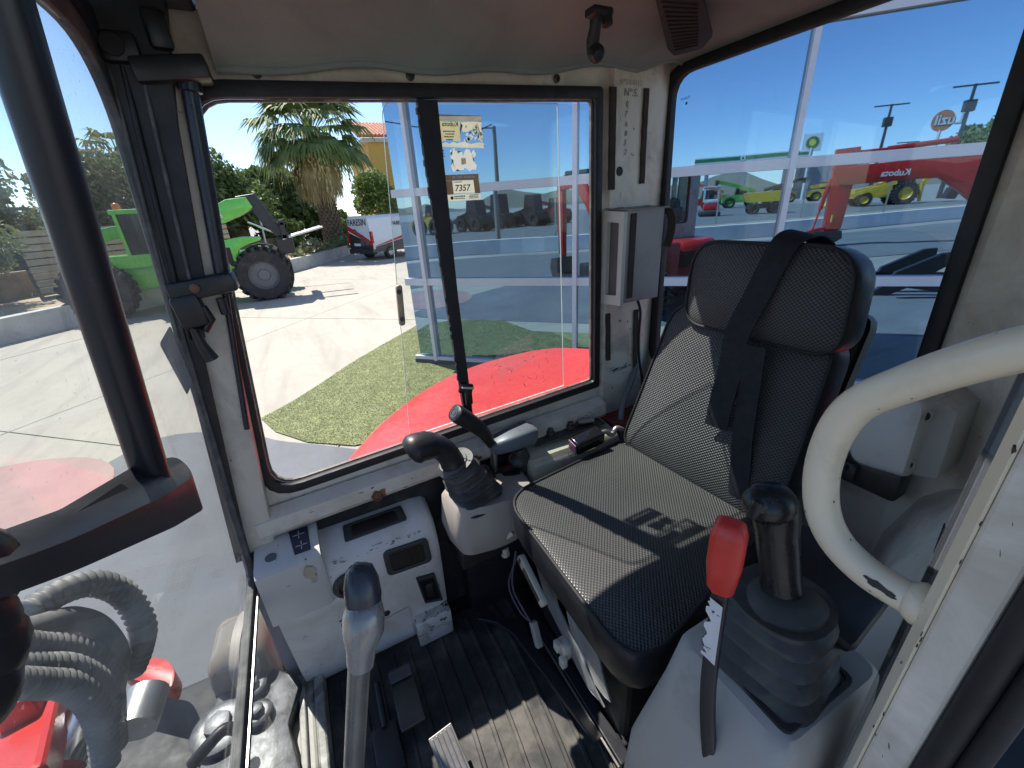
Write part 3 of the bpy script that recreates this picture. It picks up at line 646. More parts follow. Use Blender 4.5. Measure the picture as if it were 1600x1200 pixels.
for p in ((.604, -.385, 1.271), (.492, -.385, 1.285)):
    lathe(bm, Vector(p)+Vector((0, -.012, 0)), (0, 1, 0), ((.014, 0), (.014, .004), (.0095, .004), (.0095, .016), (.007, .017)), 6)
obj('adjuster_bolt', bm, BRASS, SBASE, kind='stuff')
# cream adjusters under the front edge
bm = nb(); tube(bm, smooth_path([(.792, -.36, 1.33), (.80, -.345, 1.315), (.82, -.34, 1.285), (.838, -.345, 1.262), (.838, -.35, 1.235)], 5), [.0085]*21, 12); lathe(bm, (.838, -.35, 1.242), (0, -.1, -1), ((.013, 0), (.013, .032), (.008, .034), (.007, .026)), 8); fixn(bm)
obj('weight_crank', bm, CREAMP, ST_, smooth=40)
bm = nb()
a0, a1 = Vector((.755, -.352, 1.277)), Vector((.63, -.352, 1.222)); dd = (a1-a0).normalized(); nn = Vector((0, 1, 0)); ss = dd.cross(nn).normalized()
prism(bm, rpoly([a0+ss*.019, a1+ss*.016, a1-ss*.016, a0-ss*.019], .014, 5), (0, -.016, 0)); fixn(bm); bevel_all(bm, .003)
LH = obj('recline_handle', bm, CREAMP, ST_, smooth=40)
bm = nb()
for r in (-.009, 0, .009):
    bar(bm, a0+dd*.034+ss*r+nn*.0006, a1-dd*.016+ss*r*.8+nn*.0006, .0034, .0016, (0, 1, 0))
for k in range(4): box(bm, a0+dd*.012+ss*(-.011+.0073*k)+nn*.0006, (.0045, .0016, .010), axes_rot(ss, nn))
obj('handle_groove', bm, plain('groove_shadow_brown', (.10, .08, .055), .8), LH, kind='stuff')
bm = nb(); bx(bm, (.604, -.375, 1.075), (.566, -.40, 1.125), .006); bx(bm, (.60, -.362, 1.10), (.58, -.378, 1.13), .003); bx(bm, (.575, -.362, 1.07), (.556, -.378, 1.10), .003)
obj('rail_clip', bm, CREAMP, ST_, smooth=40)
bm = nb(); bar(bm, (.86, -.40, 1.0), (.36, -.40, .985), .03, .035, (0, 0, 1), .003); bar(bm, (.40, -.40, .985), (.36, -.80, .985), .03, .035, (0, 0, 1), .003)
obj('seat_rail', bm, BLACKS, ST_)
bm = nb(); bar(bm, (.86, -.378, 1.016), (.36, -.378, 1.001), .004, .004); obj('rail_edge', bm, STEEL, ST_)
bm = nb()
for p in ((.44, -.50, .99), (.405, -.515, .99)): lathe(bm, p, (0, 0, 1), ((.013, 0), (.013, .012), (.008, .016)), 6)
obj('floor_bolt', bm, BRASS, ST_, kind='stuff')
# wiring under the seat
bm = nb(); tube(bm, smooth_path([(.80, -.37, 1.25), (.775, -.34, 1.16), (.72, -.345, 1.11), (.70, -.36, 1.07)], 6), .0032, 6); tube(bm, smooth_path([(.79, -.37, 1.24), (.79, -.335, 1.15), (.735, -.34, 1.095), (.70, -.36, 1.075)], 6), .0032, 6); fixn(bm)
obj('seat_wiring', bm, pm('purple_wire', (.09, .07, .10), .5), ST_, smooth=60)
bm = nb(); bar(bm, (.70, -.36, 1.085), (.66, -.355, 1.03), .022, .02, (0, 1, 0), .004); obj('wire_plug', bm, GREYP, ST_)
# forked release lever lying beside the seat rail
bm = nb()
fp = [(.86, -.255), (.835, -.245), (.80, -.285), (.74, -.315), (.66, -.325), (.52, -.345), (.42, -.36), (.42, -.385), (.52, -.375), (.66, -.36), (.735, -.358), (.77, -.37), (.815, -.395), (.80, -.372), (.785, -.350), (.782, -.330), (.80, -.312), (.825, -.29), (.85, -.285)]
prism(bm, [Vector((x, y, 1.0-.02*(.86-x))) for x, y in fp], (0, 0, .014)); fixn(bm); bevel_all(bm, .003)
FL_ = obj('release_fork', bm, BLACKP, None, 'black forked release lever lying on the rubber mat along the seat rail', 'lever')

# ================================================================== controls
def sweep(bm, pts, rad, xa, seg=16, sq=2.0):
    """closed sweep with elliptical (superelliptic) sections: rad = [(rx, ry)], xa = section x hint"""
    pts = [Vector(p) for p in pts]; loops = []; xa = Vector(xa)
    for i, p in enumerate(pts):
        t = (pts[min(i+1, len(pts)-1)]-pts[max(i-1, 0)]).normalized(); x = (xa-t*xa.dot(t)).normalized(); y = t.cross(x)
        L = []
        for k in range(seg):
            a = 2*math.pi*k/seg; c, s = math.cos(a), math.sin(a)
            L.append(p+x*rad[i][0]*math.copysign(abs(c)**(2/sq), c)+y*rad[i][1]*math.copysign(abs(s)**(2/sq), s))
        loops.append(L)
    loft(bm, loops); fixn(bm); return bm
def interp(keys, n):
    """keys: list of (t, tuple) -> n samples"""
    out = []
    for i in range(n):
        t = i/(n-1)
        for (a, u), (b, v) in zip(keys, keys[1:]):
            if a <= t <= b+1e-9:
                f = (t-a)/(b-a) if b > a else 0; f = f*f*(3-2*f); out.append(tuple(x+(y-x)*f for x, y in zip(u, v))); break
    return out
def boot(bm, b, t, wb, wt, folds, xa=(1, 0, 0)):
    b, t = Vector(b), Vector(t); ax = t-b; n = folds*6+1; loops = []; xa = Vector(xa)
    for i in range(n):
        f = i/(n-1); p = b+ax*f; tt = ax.normalized(); 
        tt = (Vector((0, 0, 1))*(1-f)+tt*f).normalized()
        x = (xa-tt*xa.dot(tt)).normalized(); y = tt.cross(x)
        k = .5+.5*math.cos(i*math.pi/3)
        s = (wb+(wt-wb)*f**.8); s *= (.76+.24*k); q = 4.5-2.2*f; L = []
        for j in range(28):
            a = 2*math.pi*j/28; c_, s_ = math.cos(a), math.sin(a)
            L.append(p+(x*math.copysign(abs(c_)**(2/q), c_)+y*math.copysign(abs(s_)**(2/q), s_))*s/2)
        loops.append(L)
    loft(bm, loops); fixn(bm); return bm
BOOTM = pm('rubber_boot', (.042, .040, .037), .5, var=.3, vs=10, bs=160, bst=.2, dirt=(.15, .13, .10), dth=(.45, .75), ds=14)
# ---- right control pod and joystick
RC = empty('control_pod', (.86, -.3, 1.29), 'grey control pod with ribbed boot and joystick between seat and window', 'control pod')
bm = nb()
b0 = [(.915, -.195), (.800, -.215), (.785, -.30), (.800, -.46), (.93, -.48), (.945, -.25)]
def plp(z, f, dy=0, lift=0): 
    c0 = Vector((.86, -.34, 0)); return [Vector((c0.x+(x-c0.x)*f, c0.y+(y-c0.y)*f+dy, z+lift*(y+.34))) for x, y in b0]
loft(bm, [rpoly(plp(1.285, .80, -.02), .03), rpoly(plp(1.30, .93), .03), rpoly(plp(1.36, 1.0), .025), rpoly(plp(1.425, .93, 0, .12), .022), rpoly(plp(1.437, .86, 0, .12), .02)]); fixn(bm)
obj('housing', bm, GREYP, RC, smooth=40)
bm = nb(); bx(bm, (.98, -.22, 1.22), (.83, -.50, 1.29), .01); bx(bm, (.95, -.25, .96), (.90, -.45, 1.22)); obj('pod_bracket', bm, BLACKP, RC)
bm = nb(); boot(bm, (.866, -.300, 1.425), (.862, -.248, 1.560), .142, .092, 5, (1, .2, 0)); obj('boot', bm, BOOTM, RC, smooth=75)
bm = nb(); P_ = smooth_path([(.862, -.243, 1.548), (.862, -.232, 1.585), (.860, -.212, 1.615), (.856, -.185, 1.632), (.852, -.155, 1.637), (.850, -.132, 1.630)], 4)
sweep(bm, P_, interp([(0, (.036, .033)), (.18, (.030, .029)), (.42, (.030, .029)), (.66, (.038, .034)), (.86, (.041, .036)), (.95, (.030, .027)), (1, (.010, .009))], len(P_)), (1, 0, 0))
JG = obj('grip', bm, BLACKP, RC, smooth=60)
bm = nb(); tube(bm, [Vector((.866, -.190, 1.6485))+Vector((math.cos(a)*.016, math.sin(a)*.024, math.sin(a)*.009)) for a in [k*math.pi/8 for k in range(16)]], .0018, 6, closed=True)
fixn(bm); obj('switch_rim', bm, pm('worn_rim', (.32, .31, .29), .5), JG, smooth=60)
bm = nb(); sph(bm, (.862, -.176, 1.664), .010, (1, 1.4, .5)); obj('rocker_switch', bm, plain('switch_dark', (.03, .03, .03), .3), JG, smooth=60)
bm = nb(); lathe(bm, (.862, -.246, 1.545), (0, .3, 1), ((.044, 0), (.046, .006), (.036, .018)), 20); obj('collar', bm, pm('grey_collar', (.06, .06, .063), .45), RC, smooth=40)
# ---- tall lever behind it, with push button grip
BL = empty('blade_lever', (.95, -.37, 1.40), 'slim black hand lever with push button top, between joystick and window sill', 'lever')
bm = nb(); P_ = smooth_path([(.955, -.385, 1.515), (.952, -.372, 1.55), (.948, -.350, 1.585), (.945, -.322, 1.618), (.943, -.298, 1.642), (.942, -.285, 1.654)], 4)
sweep(bm, P_, interp([(0, (.013, .012)), (.2, (.019, .017)), (.5, (.025, .022)), (.8, (.028, .024)), (.96, (.027, .023)), (1, (.023, .020))], len(P_)), (1, 0, 0), sq=2.8)
obj('grip', bm, BLACKP, BL, smooth=50)
bm = nb(); lathe(bm, (.941, -.285, 1.6540), (-.12, .72, .62), ((.015, -.002), (.015, .002), (.011, .002), (.011, .0008), (.0075, .0008), (.007, .002), (.001, .0025)), 16); fixn(bm); obj('push_button', bm, plain('button_grey', (.09, .09, .09), .35), BL, smooth=40)
bm = nb(); sweep(bm, [(.955, -.387, 1.52), (.957, -.393, 1.47), (.955, -.385, 1.40)], [(.014, .008), (.014, .008), (.016, .009)], (1, 0, 0), sq=4); obj('stem', bm, STEEL, BL, smooth=40)
bm = nb(); box(bm, (.935, -.34, 1.418), (.06, .08, .05), axes_rot((1, 0, 0), (0, 1, -.5)), .012); box(bm, (.93, -.42, 1.405), (.07, .07, .05), None, .014); obj('lever_base', bm, BLACKP, BL, smooth=40)
bm = nb(); 
for k in range(3): box(bm, (.912-.006*k, -.325-.018*k, 1.448-.006*k), (.018, .010, .012), axes_rot((1, 0, 0), (0, 1, -.6)), .003)
obj('base_clip', bm, CREAMP, BL, kind='stuff')
# ---- grey arm pod over the side tray
AP2 = empty('arm_pod', (.95, -.47, 1.45), 'blue-grey moulded arm pod beside the black hand lever below the window', 'arm pod')
bm = nb(); P_ = [(.957, -.385, 1.500), (.955, -.40, 1.507), (.953, -.45, 1.512), (.952, -.51, 1.517), (.952, -.525, 1.515)]
sweep(bm, P_, [(.020, .012), (.030, .022), (.037, .026), (.040, .028), (.030, .020)], (1, 0, 0), 20, 4.5); obj('cover', bm, GREYD, AP2, smooth=40)
bm = nb(); tube(bm, smooth_path([(.93, -.46, 1.49), (.925, -.47, 1.45), (.93, -.475, 1.41)], 4), [.022]*9, 12); sph(bm, (.925, -.46, 1.455), .030, (1, 1.2, .8)); obj('pivot_boot', bm, BOOTM, AP2, smooth=60)
# ---- side tray with instruction strip and valve plate
TR = empty('side_tray', (.89, -.64, 1.38), 'cream metal side tray with printed instruction strip between seat and window', 'tray')
TRM = pm('tray_cream_paint', (.50, .47, .36), .45, var=.07, vs=9, dirt=(.16, .14, .10), dth=(.55, .8), ds=16)
bm = nb(); loft(bm, [[Vector((x, y, z)) for x, z in ((.985, 1.472), (.893, 1.458), (.872, 1.432), (.864, 1.39), (.866, 1.34), (.985, 1.34))] for y in (-.475, -.80)]); fixn(bm); bevel_all(bm, .004); obj('tray_shell', bm, TRM, TR, smooth=35)
bm = nb(); prism(bm, wl((.8915, -.478, 1.4605), (.8915, -.70, 1.4605), (.8735, -.70, 1.4365), (.8735, -.478, 1.4365)), (-.0012, 0, .0012)); fixn(bm); SLB = obj('instruction_strip', bm, pm('strip_cream', (.55, .5, .36), .5, var=.05), TR)
ix, iy = Vector((0, -1, 0)), (Vector((.8915, 0, 1.4605))-Vector((.8735, 0, 1.4365))).normalized()
bm = nb(); dx = 0
for k in range(22):
    w_ = random.uniform(.003, .010); p = Vector((.8775, -.486-dx, 1.4425)); f = [bm.verts.new(p+ix*q*w_+iy*r*.007+Vector((-.0014, 0, .0014))) for q, r in ((0, 0), (1, 0), (1, 1), (0, 1))]; bm.faces.new(f); dx += w_+.0025
obj('strip_print', bm, plain('strip_white_print', (.72, .70, .62), .5), SLB)
bm = nb(); f = [bm.verts.new(Vector((.8790, y, 1.4445+q*.0))+iy*q*.006+Vector((-.0012, 0, .0012))) for y, q in ((-.60, 0), (-.695, 0), (-.695, 1), (-.60, 1))]; bm.faces.new(f); obj('strip_red_print', bm, plain('strip_red', (.5, .08, .05), .5), SLB)
bm = nb(); bx(bm, (.985, -.52, 1.474), (.925, -.78, 1.480), .002); VP = obj('valve_plate', bm, STEELD, TR)
for y in (-.585, -.66):
    bm = nb(); lathe(bm, (.95, y, 1.480), (0, 0, 1), ((.020, 0), (.020, .004), (.013, .004), (.013, .016), (.009, .016), (.009, .026), (.004, .026)), 8 if y > -.6 else 14); obj('valve_fitting', bm, STEELD, VP, smooth=30)
bm = nb(); cyl(bm, (.955, -.69, 1.494), (.945, -.745, 1.492), .010, 12); obj('valve_pipe', bm, STEEL, VP, smooth=40)
BB = empty('belt_buckle', (.86, -.68, 1.44), 'black seat belt buckle with purple-red release end on the cream side tray', 'buckle')
bm = nb(); box(bm, (.856, -.655, 1.490), (.045, .10, .042), axes_rot((1, 0, .15), (0, 1, -.12)), .007, 3); obj('buckle_body', bm, pm('gloss_black', (.012, .012, .014), .2, var=.1), BB, smooth=40)
bm = nb(); box(bm, (.8575, -.603, 1.4835), (.037, .004, .034), axes_rot((1, 0, .15), (0, 1, -.12)), .0015); obj('release_button', bm, pm('buckle_purple', (.2, .07, .14), .4), BB)
bm = nb(); tube(bm, smooth_path([(.858, -.70, 1.493), (.856, -.725, 1.498), (.852, -.745, 1.483), (.855, -.765, 1.498), (.85, -.785, 1.488)], 4), .008, 8); obj('anchor_strap', bm, STEEL, BB, smooth=60)
# red oxide bulkhead and grey hose in the rear right corner
bm = nb(); loft(bm, [[Vector((x, y, z)) for x, y in ((.985, -.80), (.93, -.815), (.88, -.86), (.86, -1.04), (.985, -1.04))] for z in (.96, 1.44, 1.475)]); fixn(bm); bevel_all(bm, .01)
obj('rear_bulkhead', bm, REDI, EX, smooth=40)
bm = nb(); tube(bm, smooth_path([(.99, -.965, 1.63), (.975, -.93, 1.58), (.95, -.875, 1.52), (.925, -.845, 1.47), (.91, -.835, 1.40)], 6), .010, 10); obj('drain_hose', bm, pm('grey_hose', (.2, .2, .2), .5), None, 'grey hose running down past the red bulkhead behind the seat', 'hose', smooth=60)
# ---- front right dash console
DC = empty('dash_console', (.93, .03, .95), 'white painted dash console with dark vents and display slot in front corner of the floor', 'console')
bm = nb()
pf = [(.985, 1.405), (.945, 1.398), (.907, 1.380), (.886, 1.345), (.879, 1.30), (.884, 1.22), (.902, 1.05), (.915, .98), (.925, .955), (.985, .955)]
def prof_at(y, f=1.0): return [Vector((.985-(.985-x)*f, y, .955+(z-.955)*(1-(1-f)*.25))) for x, z in pf]
loft(bm, [prof_at(.232), prof_at(.10), prof_at(-.135), prof_at(-.165, .97), prof_at(-.178, .88)]); fixn(bm); DB = obj('console_body', bm, WHITE2, DC, smooth=50)
bm = nb(); pa = [(.985, 1.435), (.885, 1.425), (.872, 1.415), (.868, 1.27), (.875, 1.262), (.985, 1.262)]
loft(bm, [[Vector((x, y, z)) for x, z in pa] for y in (.24, .112)]+[[Vector((.985-(.985-x)*.93, .102, z)) for x, z in pa]]); fixn(bm); TB = obj('top_block', bm, WHITE2, DC, smooth=40)
bm = nb(); bx(bm, (.985, .215, 1.4355), (.945, .166, 1.4365)) if False else prism(bm, wl((.975, .165, 1.4355), (.975, .122, 1.4355), (.895, .120, 1.4275), (.895, .155, 1.4275)), (0, 0, .0012)); fixn(bm); DG = obj('control_diagram', bm, plain('diagram_navy', (.035, .04, .07), .5), TB)
bm = nb()
for cx, cy in ((.955, .143), (.918, .139)):
    for a in range(4):
        dx, dy = ((1, 0), (-1, 0), (0, 1), (0, -1))[a]; z = 1.4275+(cx-.895)*.1+.0016
        bar(bm, (cx+dx*.002, cy+dy*.002, z+dx*.0002), (cx+dx*.013, cy+dy*.013, z+dx*.0013), .0014, .0006)
obj('diagram_lines', bm, LETW, DG, kind='stuff')
bm = nb(); lathe(bm, (.915, .205, 1.4285), (-.1, 0, 1), ((.0125, 0), (.0125, .0015), (.0095, .002), (.0095, .001), (.001, .001)), 18); fixn(bm); obj('blanking_plug', bm, pm('plug_grey', (.16, .16, .17), .5), TB, smooth=40)
def plate_on(pts, rad, inset, name, mat, inner, lift=.008):
    """recessed dark opening: raised rim ring plus sunken dark back with a few bars"""
    cs = [Vector(p) for p in pts]; cc = sum(cs, Vector())/4; n = (cs[1]-cs[0]).cross(cs[3]-cs[0]).normalized()
    if n.x > 0: n = -n
    A = rpoly([cc+(p-cc)*inset for p in cs], rad*.7, 4); B = rpoly(cs, rad, 4)
    b = nb(); ring(b, [p+n*lift for p in A], [p+n*lift for p in B], -n*(lift+.004)); fixn(b); bevel_all(b, .001); o = obj(name, b, mat, DC, smooth=40)
    b = nb(); prism(b, [p+n*(lift-.003) for p in A], -n*.004); fixn(b); q = obj('recess', b, inner, o)
    return o, cs, cc, n
VDK = pm('vent_rim', (.035, .038, .038), .45, var=.2); VIN = plain('vent_dark', (.006, .006, .007), .4)
def on_body(y, z):
    for (x0, z0), (x1, z1) in zip(pf, pf[1:]):
        if min(z0, z1)-1e-6 <= z <= max(z0, z1)+1e-6 and abs(z1-z0) > 1e-6: return Vector((x0+(x1-x0)*(z-z0)/(z1-z0), y, z))
o, cs, cc, n = plate_on([(.968, .045, 1.4042), (.968, -.108, 1.4042), (.922, -.112, 1.390), (.922, .048, 1.390)], .006, .74, 'display_slot', VDK, VIN, .004)
v1 = [on_body(-.030, 1.348), on_body(-.148, 1.342), on_body(-.150, 1.262), on_body(-.030, 1.272)]
o, cs, cc, n = plate_on(v1, .016, .74, 'air_vent', VDK, VIN)
for k in range(5):
    t = (k+.5)/5; b = nb(); bar(b, cs[0].lerp(cs[1], .16+.68*t)+(cs[3]-cs[0])*.2+n*.006, cs[3].lerp(cs[2], .16+.68*t)-(cs[3]-cs[0])*.2+n*.006, .003, .002); obj('vent_blade', b, BLACKP, o)
v2 = [on_body(-.098, 1.222), on_body(-.150, 1.210), on_body(-.163, 1.085), on_body(-.110, 1.105)]
o, cs, cc, n = plate_on(v2, .006, .80, 'switch_pocket', VDK, VIN)
b = nb(); box(b, cc+n*.006, (.010, .022, .05), None, .004); obj('rocker_switch', b, BLACKP, o, smooth=40)
bm = nb(); pc0 = on_body(.065, 1.295); lathe(bm, pc0, (-1, 0, .05), ((.036, 0), (.036, .006), (.031, .010), (.023, .010), (.021, .004), (.010, .004), (.008, .009), (.001, .010)), 24); fixn(bm); obj('round_cap', bm, pm('cap_black', (.03, .031, .034), .4), DC, smooth=40)
for y, z in ((.012, 1.20), (-.005, 1.13), (.10, 1.16)):
    bm = nb(); lathe(bm, on_body(y, z), (-1, 0, .05), ((.009, 0), (.009, .003), (.004, .0045)), 14); obj('hole_plug', bm, INK, DC, smooth=40)
bm = nb(); pfk = [(.985, 1.06), (.872, 1.06), (.868, 1.05), (.875, .958), (.985, .958)]
loft(bm, [[Vector((x, y, z)) for x, z in pfk] for y in (-.072, -.176)]); fixn(bm); bevel_all(bm, .004); obj('foot_plate', bm, pm('chipped_foot_white', (.6, .57, .53), .5, var=.06, dirt=(.2, .15, .1), dth=(.5, .7), ds=16, chip=(.05, .04, .035), chs=40, cth=.6), DC, smooth=40)
bm = nb(); prism(bm, [on_body(.06, 1.10)+Vector((-.002, 0, 0)), on_body(-.065, 1.12)+Vector((-.002, 0, 0)), on_body(-.066, .985)+Vector((-.002, 0, 0)), on_body(.06, .985)+Vector((-.002, 0, 0))], (-.002, 0, 0)); fixn(bm); obj('access_panel', bm, WHITE2, DC)
# ---- left control pod beside the camera
LC = empty('control_pod', (.16, -.42, 1.15), 'grey control pod with dusty black boot and joystick on the door side of the seat', 'control pod')
bm = nb()
def lp_(z, pts, r=.03): return rpoly([Vector((x, y, z)) for x, y in pts], r, 5)
loft(bm, [lp_(1.20, ((.285, -.29), (.075, -.28), (.075, -.56), (.27, -.56))), lp_(1.40, ((.268, -.285), (.08, -.28), (.08, -.555), (.26, -.55))), lp_(1.53, ((.250, -.315), (.085, -.30), (.085, -.55), (.255, -.545)), .035), lp_(1.585, ((.250, -.342), (.092, -.338), (.088, -.54), (.250, -.535)), .03), lp_(1.594, ((.240, -.352), (.10, -.348), (.094, -.53), (.240, -.525)), .025)]); fixn(bm)
obj('housing', bm, GREYP, LC, smooth=40)
bm = nb(); bx(bm, (.25, -.31, .95), (.09, -.54, 1.22), .01); obj('pod_bracket', bm, BLACKP, LC)
bm = nb(); ring(bm, rpoly([Vector((x, y, 1.596)) for x, y in ((.222, -.372), (.110, -.366), (.106, -.480), (.224, -.486))], .01, 4), rpoly([Vector((x, y, 1.595)) for x, y in ((.228, -.366), (.105, -.360), (.101, -.486), (.230, -.492))], .012, 4), (0, 0, .005)); fixn(bm); obj('boot_frame', bm, BLACKP, LC)
jb, jc, jt = Vector((.166, -.425, 1.598)), Vector((0.172, -0.423, 1.702)), Vector((0.204, -0.427, 1.806))
bm = nb(); boot(bm, jb, jc, .128, .104, 4, (1, .1, 0)); obj('boot', bm, BOOTM, LC, smooth=75)
bm = nb(); lathe(bm, jc-Vector((0, 0, .004)), (jt-jc), ((.044, -.008), (.046, .0), (.038, .008), (.029, .016)), 22); obj('collar', bm, BOOTM, LC, smooth=50)
bm = nb(); P_ = smooth_path([jc, jc.lerp(jt, .35), jc.lerp(jt, .7), Vector((0.200, -0.425, 1.798)), Vector((0.206, -0.428, 1.814)), Vector((0.210, -0.430, 1.826))], 5)
sweep(bm, P_, interp([(0, (.025, .025)), (.12, (.021, .021)), (.4, (.0225, .024)), (.7, (.0245, .026)), (.88, (.024, .025)), (.96, (.018, .019)), (1, (.008, .008))], len(P_)), (1, 0, 0), 18)
sph(bm, (0.207, -0.419, 1.820), .026, (1.0, 1.15, .9), 18, 12); sph(bm, (0.211, -0.407, 1.825), .019, (1.0, 1.1, .9), 16, 10)
JG2 = obj('grip', bm, pm('grip_gloss_black', (.014, .014, .015), .3, var=.2, vs=14, bs=160, bst=.12), LC, smooth=60)
bm = nb(); box(bm, (0.209, -0.394, 1.824), (.012, .018, .026), axes_rot((1, .6, .2), (-.5, 1, 0)), .004); obj('trigger', bm, BLACKP, JG2, smooth=40)
bm = nb(); box(bm, (0.171, -0.514, 1.676), (.12, .12, .03), axes_rot((1, .1, .12), (0, 1, -.25)), .012); obj('wrist_rest', bm, BLACKP, LC, smooth=40)
# ---- safety lever with red knob, near the door
SLV = empty('safety_lever', (.12, -.33, 1.1), 'dark steel safety lever with red plastic knob and torn white sticker on its shaft', 'lever')
bm = nb(); P_ = [(.186, -.322, 1.762), (.187, -.322, 1.77), (.188, -.322, 1.80), (.189, -.322, 1.835), (.190, -.322, 1.848), (.190, -.322, 1.852)]
sweep(bm, P_, [(.009, .009), (.0135, .012), (.0165, .0145), (.0165, .0145), (.0135, .0115), (.008, .007)], (1, .5, 0), 20, 4.5); obj('knob', bm, KNOBR, SLV, smooth=45)
bm = nb(); P_ = smooth_path([(.186, -.321, 1.768), (.182, -.319, 1.70), (.175, -.316, 1.62), (.163, -.312, 1.56), (.148, -.31, 1.50), (.13, -.31, 1.40), (.12, -.31, 1.20)], 6)
sweep(bm, P_, [(.0085, .0055)]*len(P_), (1, .3, 0), 12, 4); obj('shaft', bm, BLACKS, SLV, smooth=40)
bm = nb(); e = []
for k in range(24):
    t = k/23; p = Vector((.1855-.0035*t*1.6, -.3205+.0022*t, 1.752-.085*t)); e.append((p+Vector((-.0085*1, .0, 0)), p+Vector((.0085-random.uniform(.0, .009)*(.5+.5*math.sin(k)), .003, 0))))
A_ = [bm.verts.new(a+Vector((-.001, .0072, 0))) for a, _ in e]; B_ = [bm.verts.new(b+Vector((.000, .0050, 0))) for _, b in e]
for k in range(23): bm.faces.new((A_[k], A_[k+1], B_[k+1], B_[k]))
fixn(bm); obj('shaft_sticker', bm, pm('torn_white_label', (.72, .71, .7), .6, var=.06, vs=60, chip=(.03, .03, .03), chs=90, cth=.62), SLV)
# ---- tall travel lever in the foreground
TL = empty('travel_lever', (.33, .2, .96), 'tall grey travel lever with worn silver and black handle in the foreground', 'lever')
tl0, tl1 = Vector((0.365, 0.032, 1.707)), Vector((0.365, 0.084, 1.489)); td = (tl1-tl0).normalized()
bm = nb(); P_ = [tl0-td*.02, tl0, tl1, tl1+td*.45]; sweep(bm, P_, [(.014, .012)]*4, (1, 0, 0), 14, 3); obj('shaft', bm, pm('shaft_grey', (.20, .195, .185), .34, .5, var=.12, vs=30, dirt=(.1, .09, .08), dth=(.55, .8)), TL, smooth=45)
bm = nb(); kp = [Vector((0.357, 0.037, 1.688)), Vector((0.359, 0.032, 1.708)), Vector((0.365, 0.026, 1.723)), Vector((0.372, 0.021, 1.738)), Vector((0.378, 0.018, 1.748)), Vector((0.380, 0.018, 1.751))]
sweep(bm, kp, [(.0165, .0145), (.0175, .016), (.0225, .022), (.0225, .022), (.0195, .019), (.012, .012)], (1, 0, 0), 20, 2.4); obj('lower_grip', bm, PEWTER, TL, smooth=60)
bm = nb(); kp = [Vector((0.377, 0.019, 1.746)), Vector((0.381, 0.017, 1.756)), Vector((0.387, 0.015, 1.771)), Vector((0.393, 0.014, 1.783)), Vector((0.395, 0.014, 1.788)), Vector((0.397, 0.013, 1.790))]
sweep(bm, kp, [(.0195, .018), (.020, .020), (.0185, .019), (.0145, .015), (.009, .009), (.003, .003)], (1, 0, 0), 20, 2.3); obj('top_grip', bm, pm('grip_blue_black', (.035, .04, .052), .25, var=.1, bst=.05), TL, smooth=60)
# ---- pedals on the mat
PD = empty('foot_pedal', (.70, -.02, .955), 'black steel foot pedal with ridged toe on the rubber mat', 'pedal')
bm = nb(); box(bm, (.73, .0, .995), (.14, .062, .010), axes_rot((1, 0, -.12), (0, 1, 0)), .003); box(bm, (.80, .0, 1.003), (.03, .060, .012), axes_rot((1, 0, .6), (0, 1, 0)), .003); obj('pedal_plate', bm, STEELD, PD)
bm = nb(); cyl(bm, (.70, .065, .99), (.80, .062, 1.01), .009, 10); bx(bm, (.71, .035, .955), (.60, .10, .992), .008); obj('pedal_arm', bm, BLACKP, PD, smooth=40)
FR_ = empty('footrest', (.50, -.06, .955), 'ridged metal footrest plate, its tip sunlit, at bottom of the floor', 'footrest')
bm = nb(); fx = axes_rot((1, .12, .42), (-.1, 1, 0)); box(bm, (.52, -.06, 1.0), (.18, .058, .006), fx, .002); obj('tread', bm, pm('footrest_metal', (.30, .29, .275), .4, .5, var=.15, dirt=(.08, .07, .06), dth=(.5, .75), ds=20), FR_)
for k in range(5):
    b = nb(); box(b, Vector((.52, -.06, 1.0))+fx @ Vector((0, -.022+.011*k, .0055)), (.17, .003, .005), fx, .001); obj('tread_rib', b, STEEL, FR_)
bm = nb(); bx(bm, (.50, -.04, .955), (.46, -.10, 1.0), .004); obj('footrest_leg', bm, STEELD, FR_)
# ---- control box on the rear column
CB = empty('control_box', (.94, -.84, 1.88), 'grey metal box with cream open frame on its side, mounted on the corner column', 'box')
bmx = nb()
tp = [Vector(p) for p in ((0.985, -0.802, 2.115), (0.985, -0.928, 2.125), (0.900, -0.935, 2.105), (0.900, -0.817, 2.097))]
bt = [Vector(p) for p in ((0.985, -0.818, 1.862), (0.985, -0.952, 1.842), (0.900, -0.943, 1.871), (0.900, -0.803, 1.875))]
def ctr(pts): return sum(pts, Vector())/len(pts)
y0, y1, x0, x1, z0, z1 = -.80, -.965, .992, .925, 1.862, 2.118
bm = nb(); bx(bm, (x0, y0-.028, z0), (x1, y1, z1), .002); obj('case', bm, pm('box_grey', (.30, .295, .29), .45, var=.06, vs=6, dirt=(.2, .18, .16), dth=(.55, .85)), CB)
bm = nb(); prism(bm, wl((x0+.004, y0-.010, z1+.001), (x0+.004, y1-.006, z1+.001), (x1-.012, y1-.006, z1-.004), (x1-.012, y0-.026, z1-.004)), (0, 0, .003)); fixn(bm); obj('lid', bm, pm('lid_grey', (.2, .195, .19), .4, var=.06), CB)
bm = nb(); fo = wl((x0, y0, z0-.006), (x1-.004, y0-.014, z0-.004), (x1-.004, y0-.014, z1-.006), (x0, y0, z1-.002)); cf = ctr(fo)
fi = [Vector((cf.x+(p.x-cf.x)*.56, cf.y+(p.y-cf.y)*.56, cf.z+(p.z-cf.z)*.78)) for p in fo]
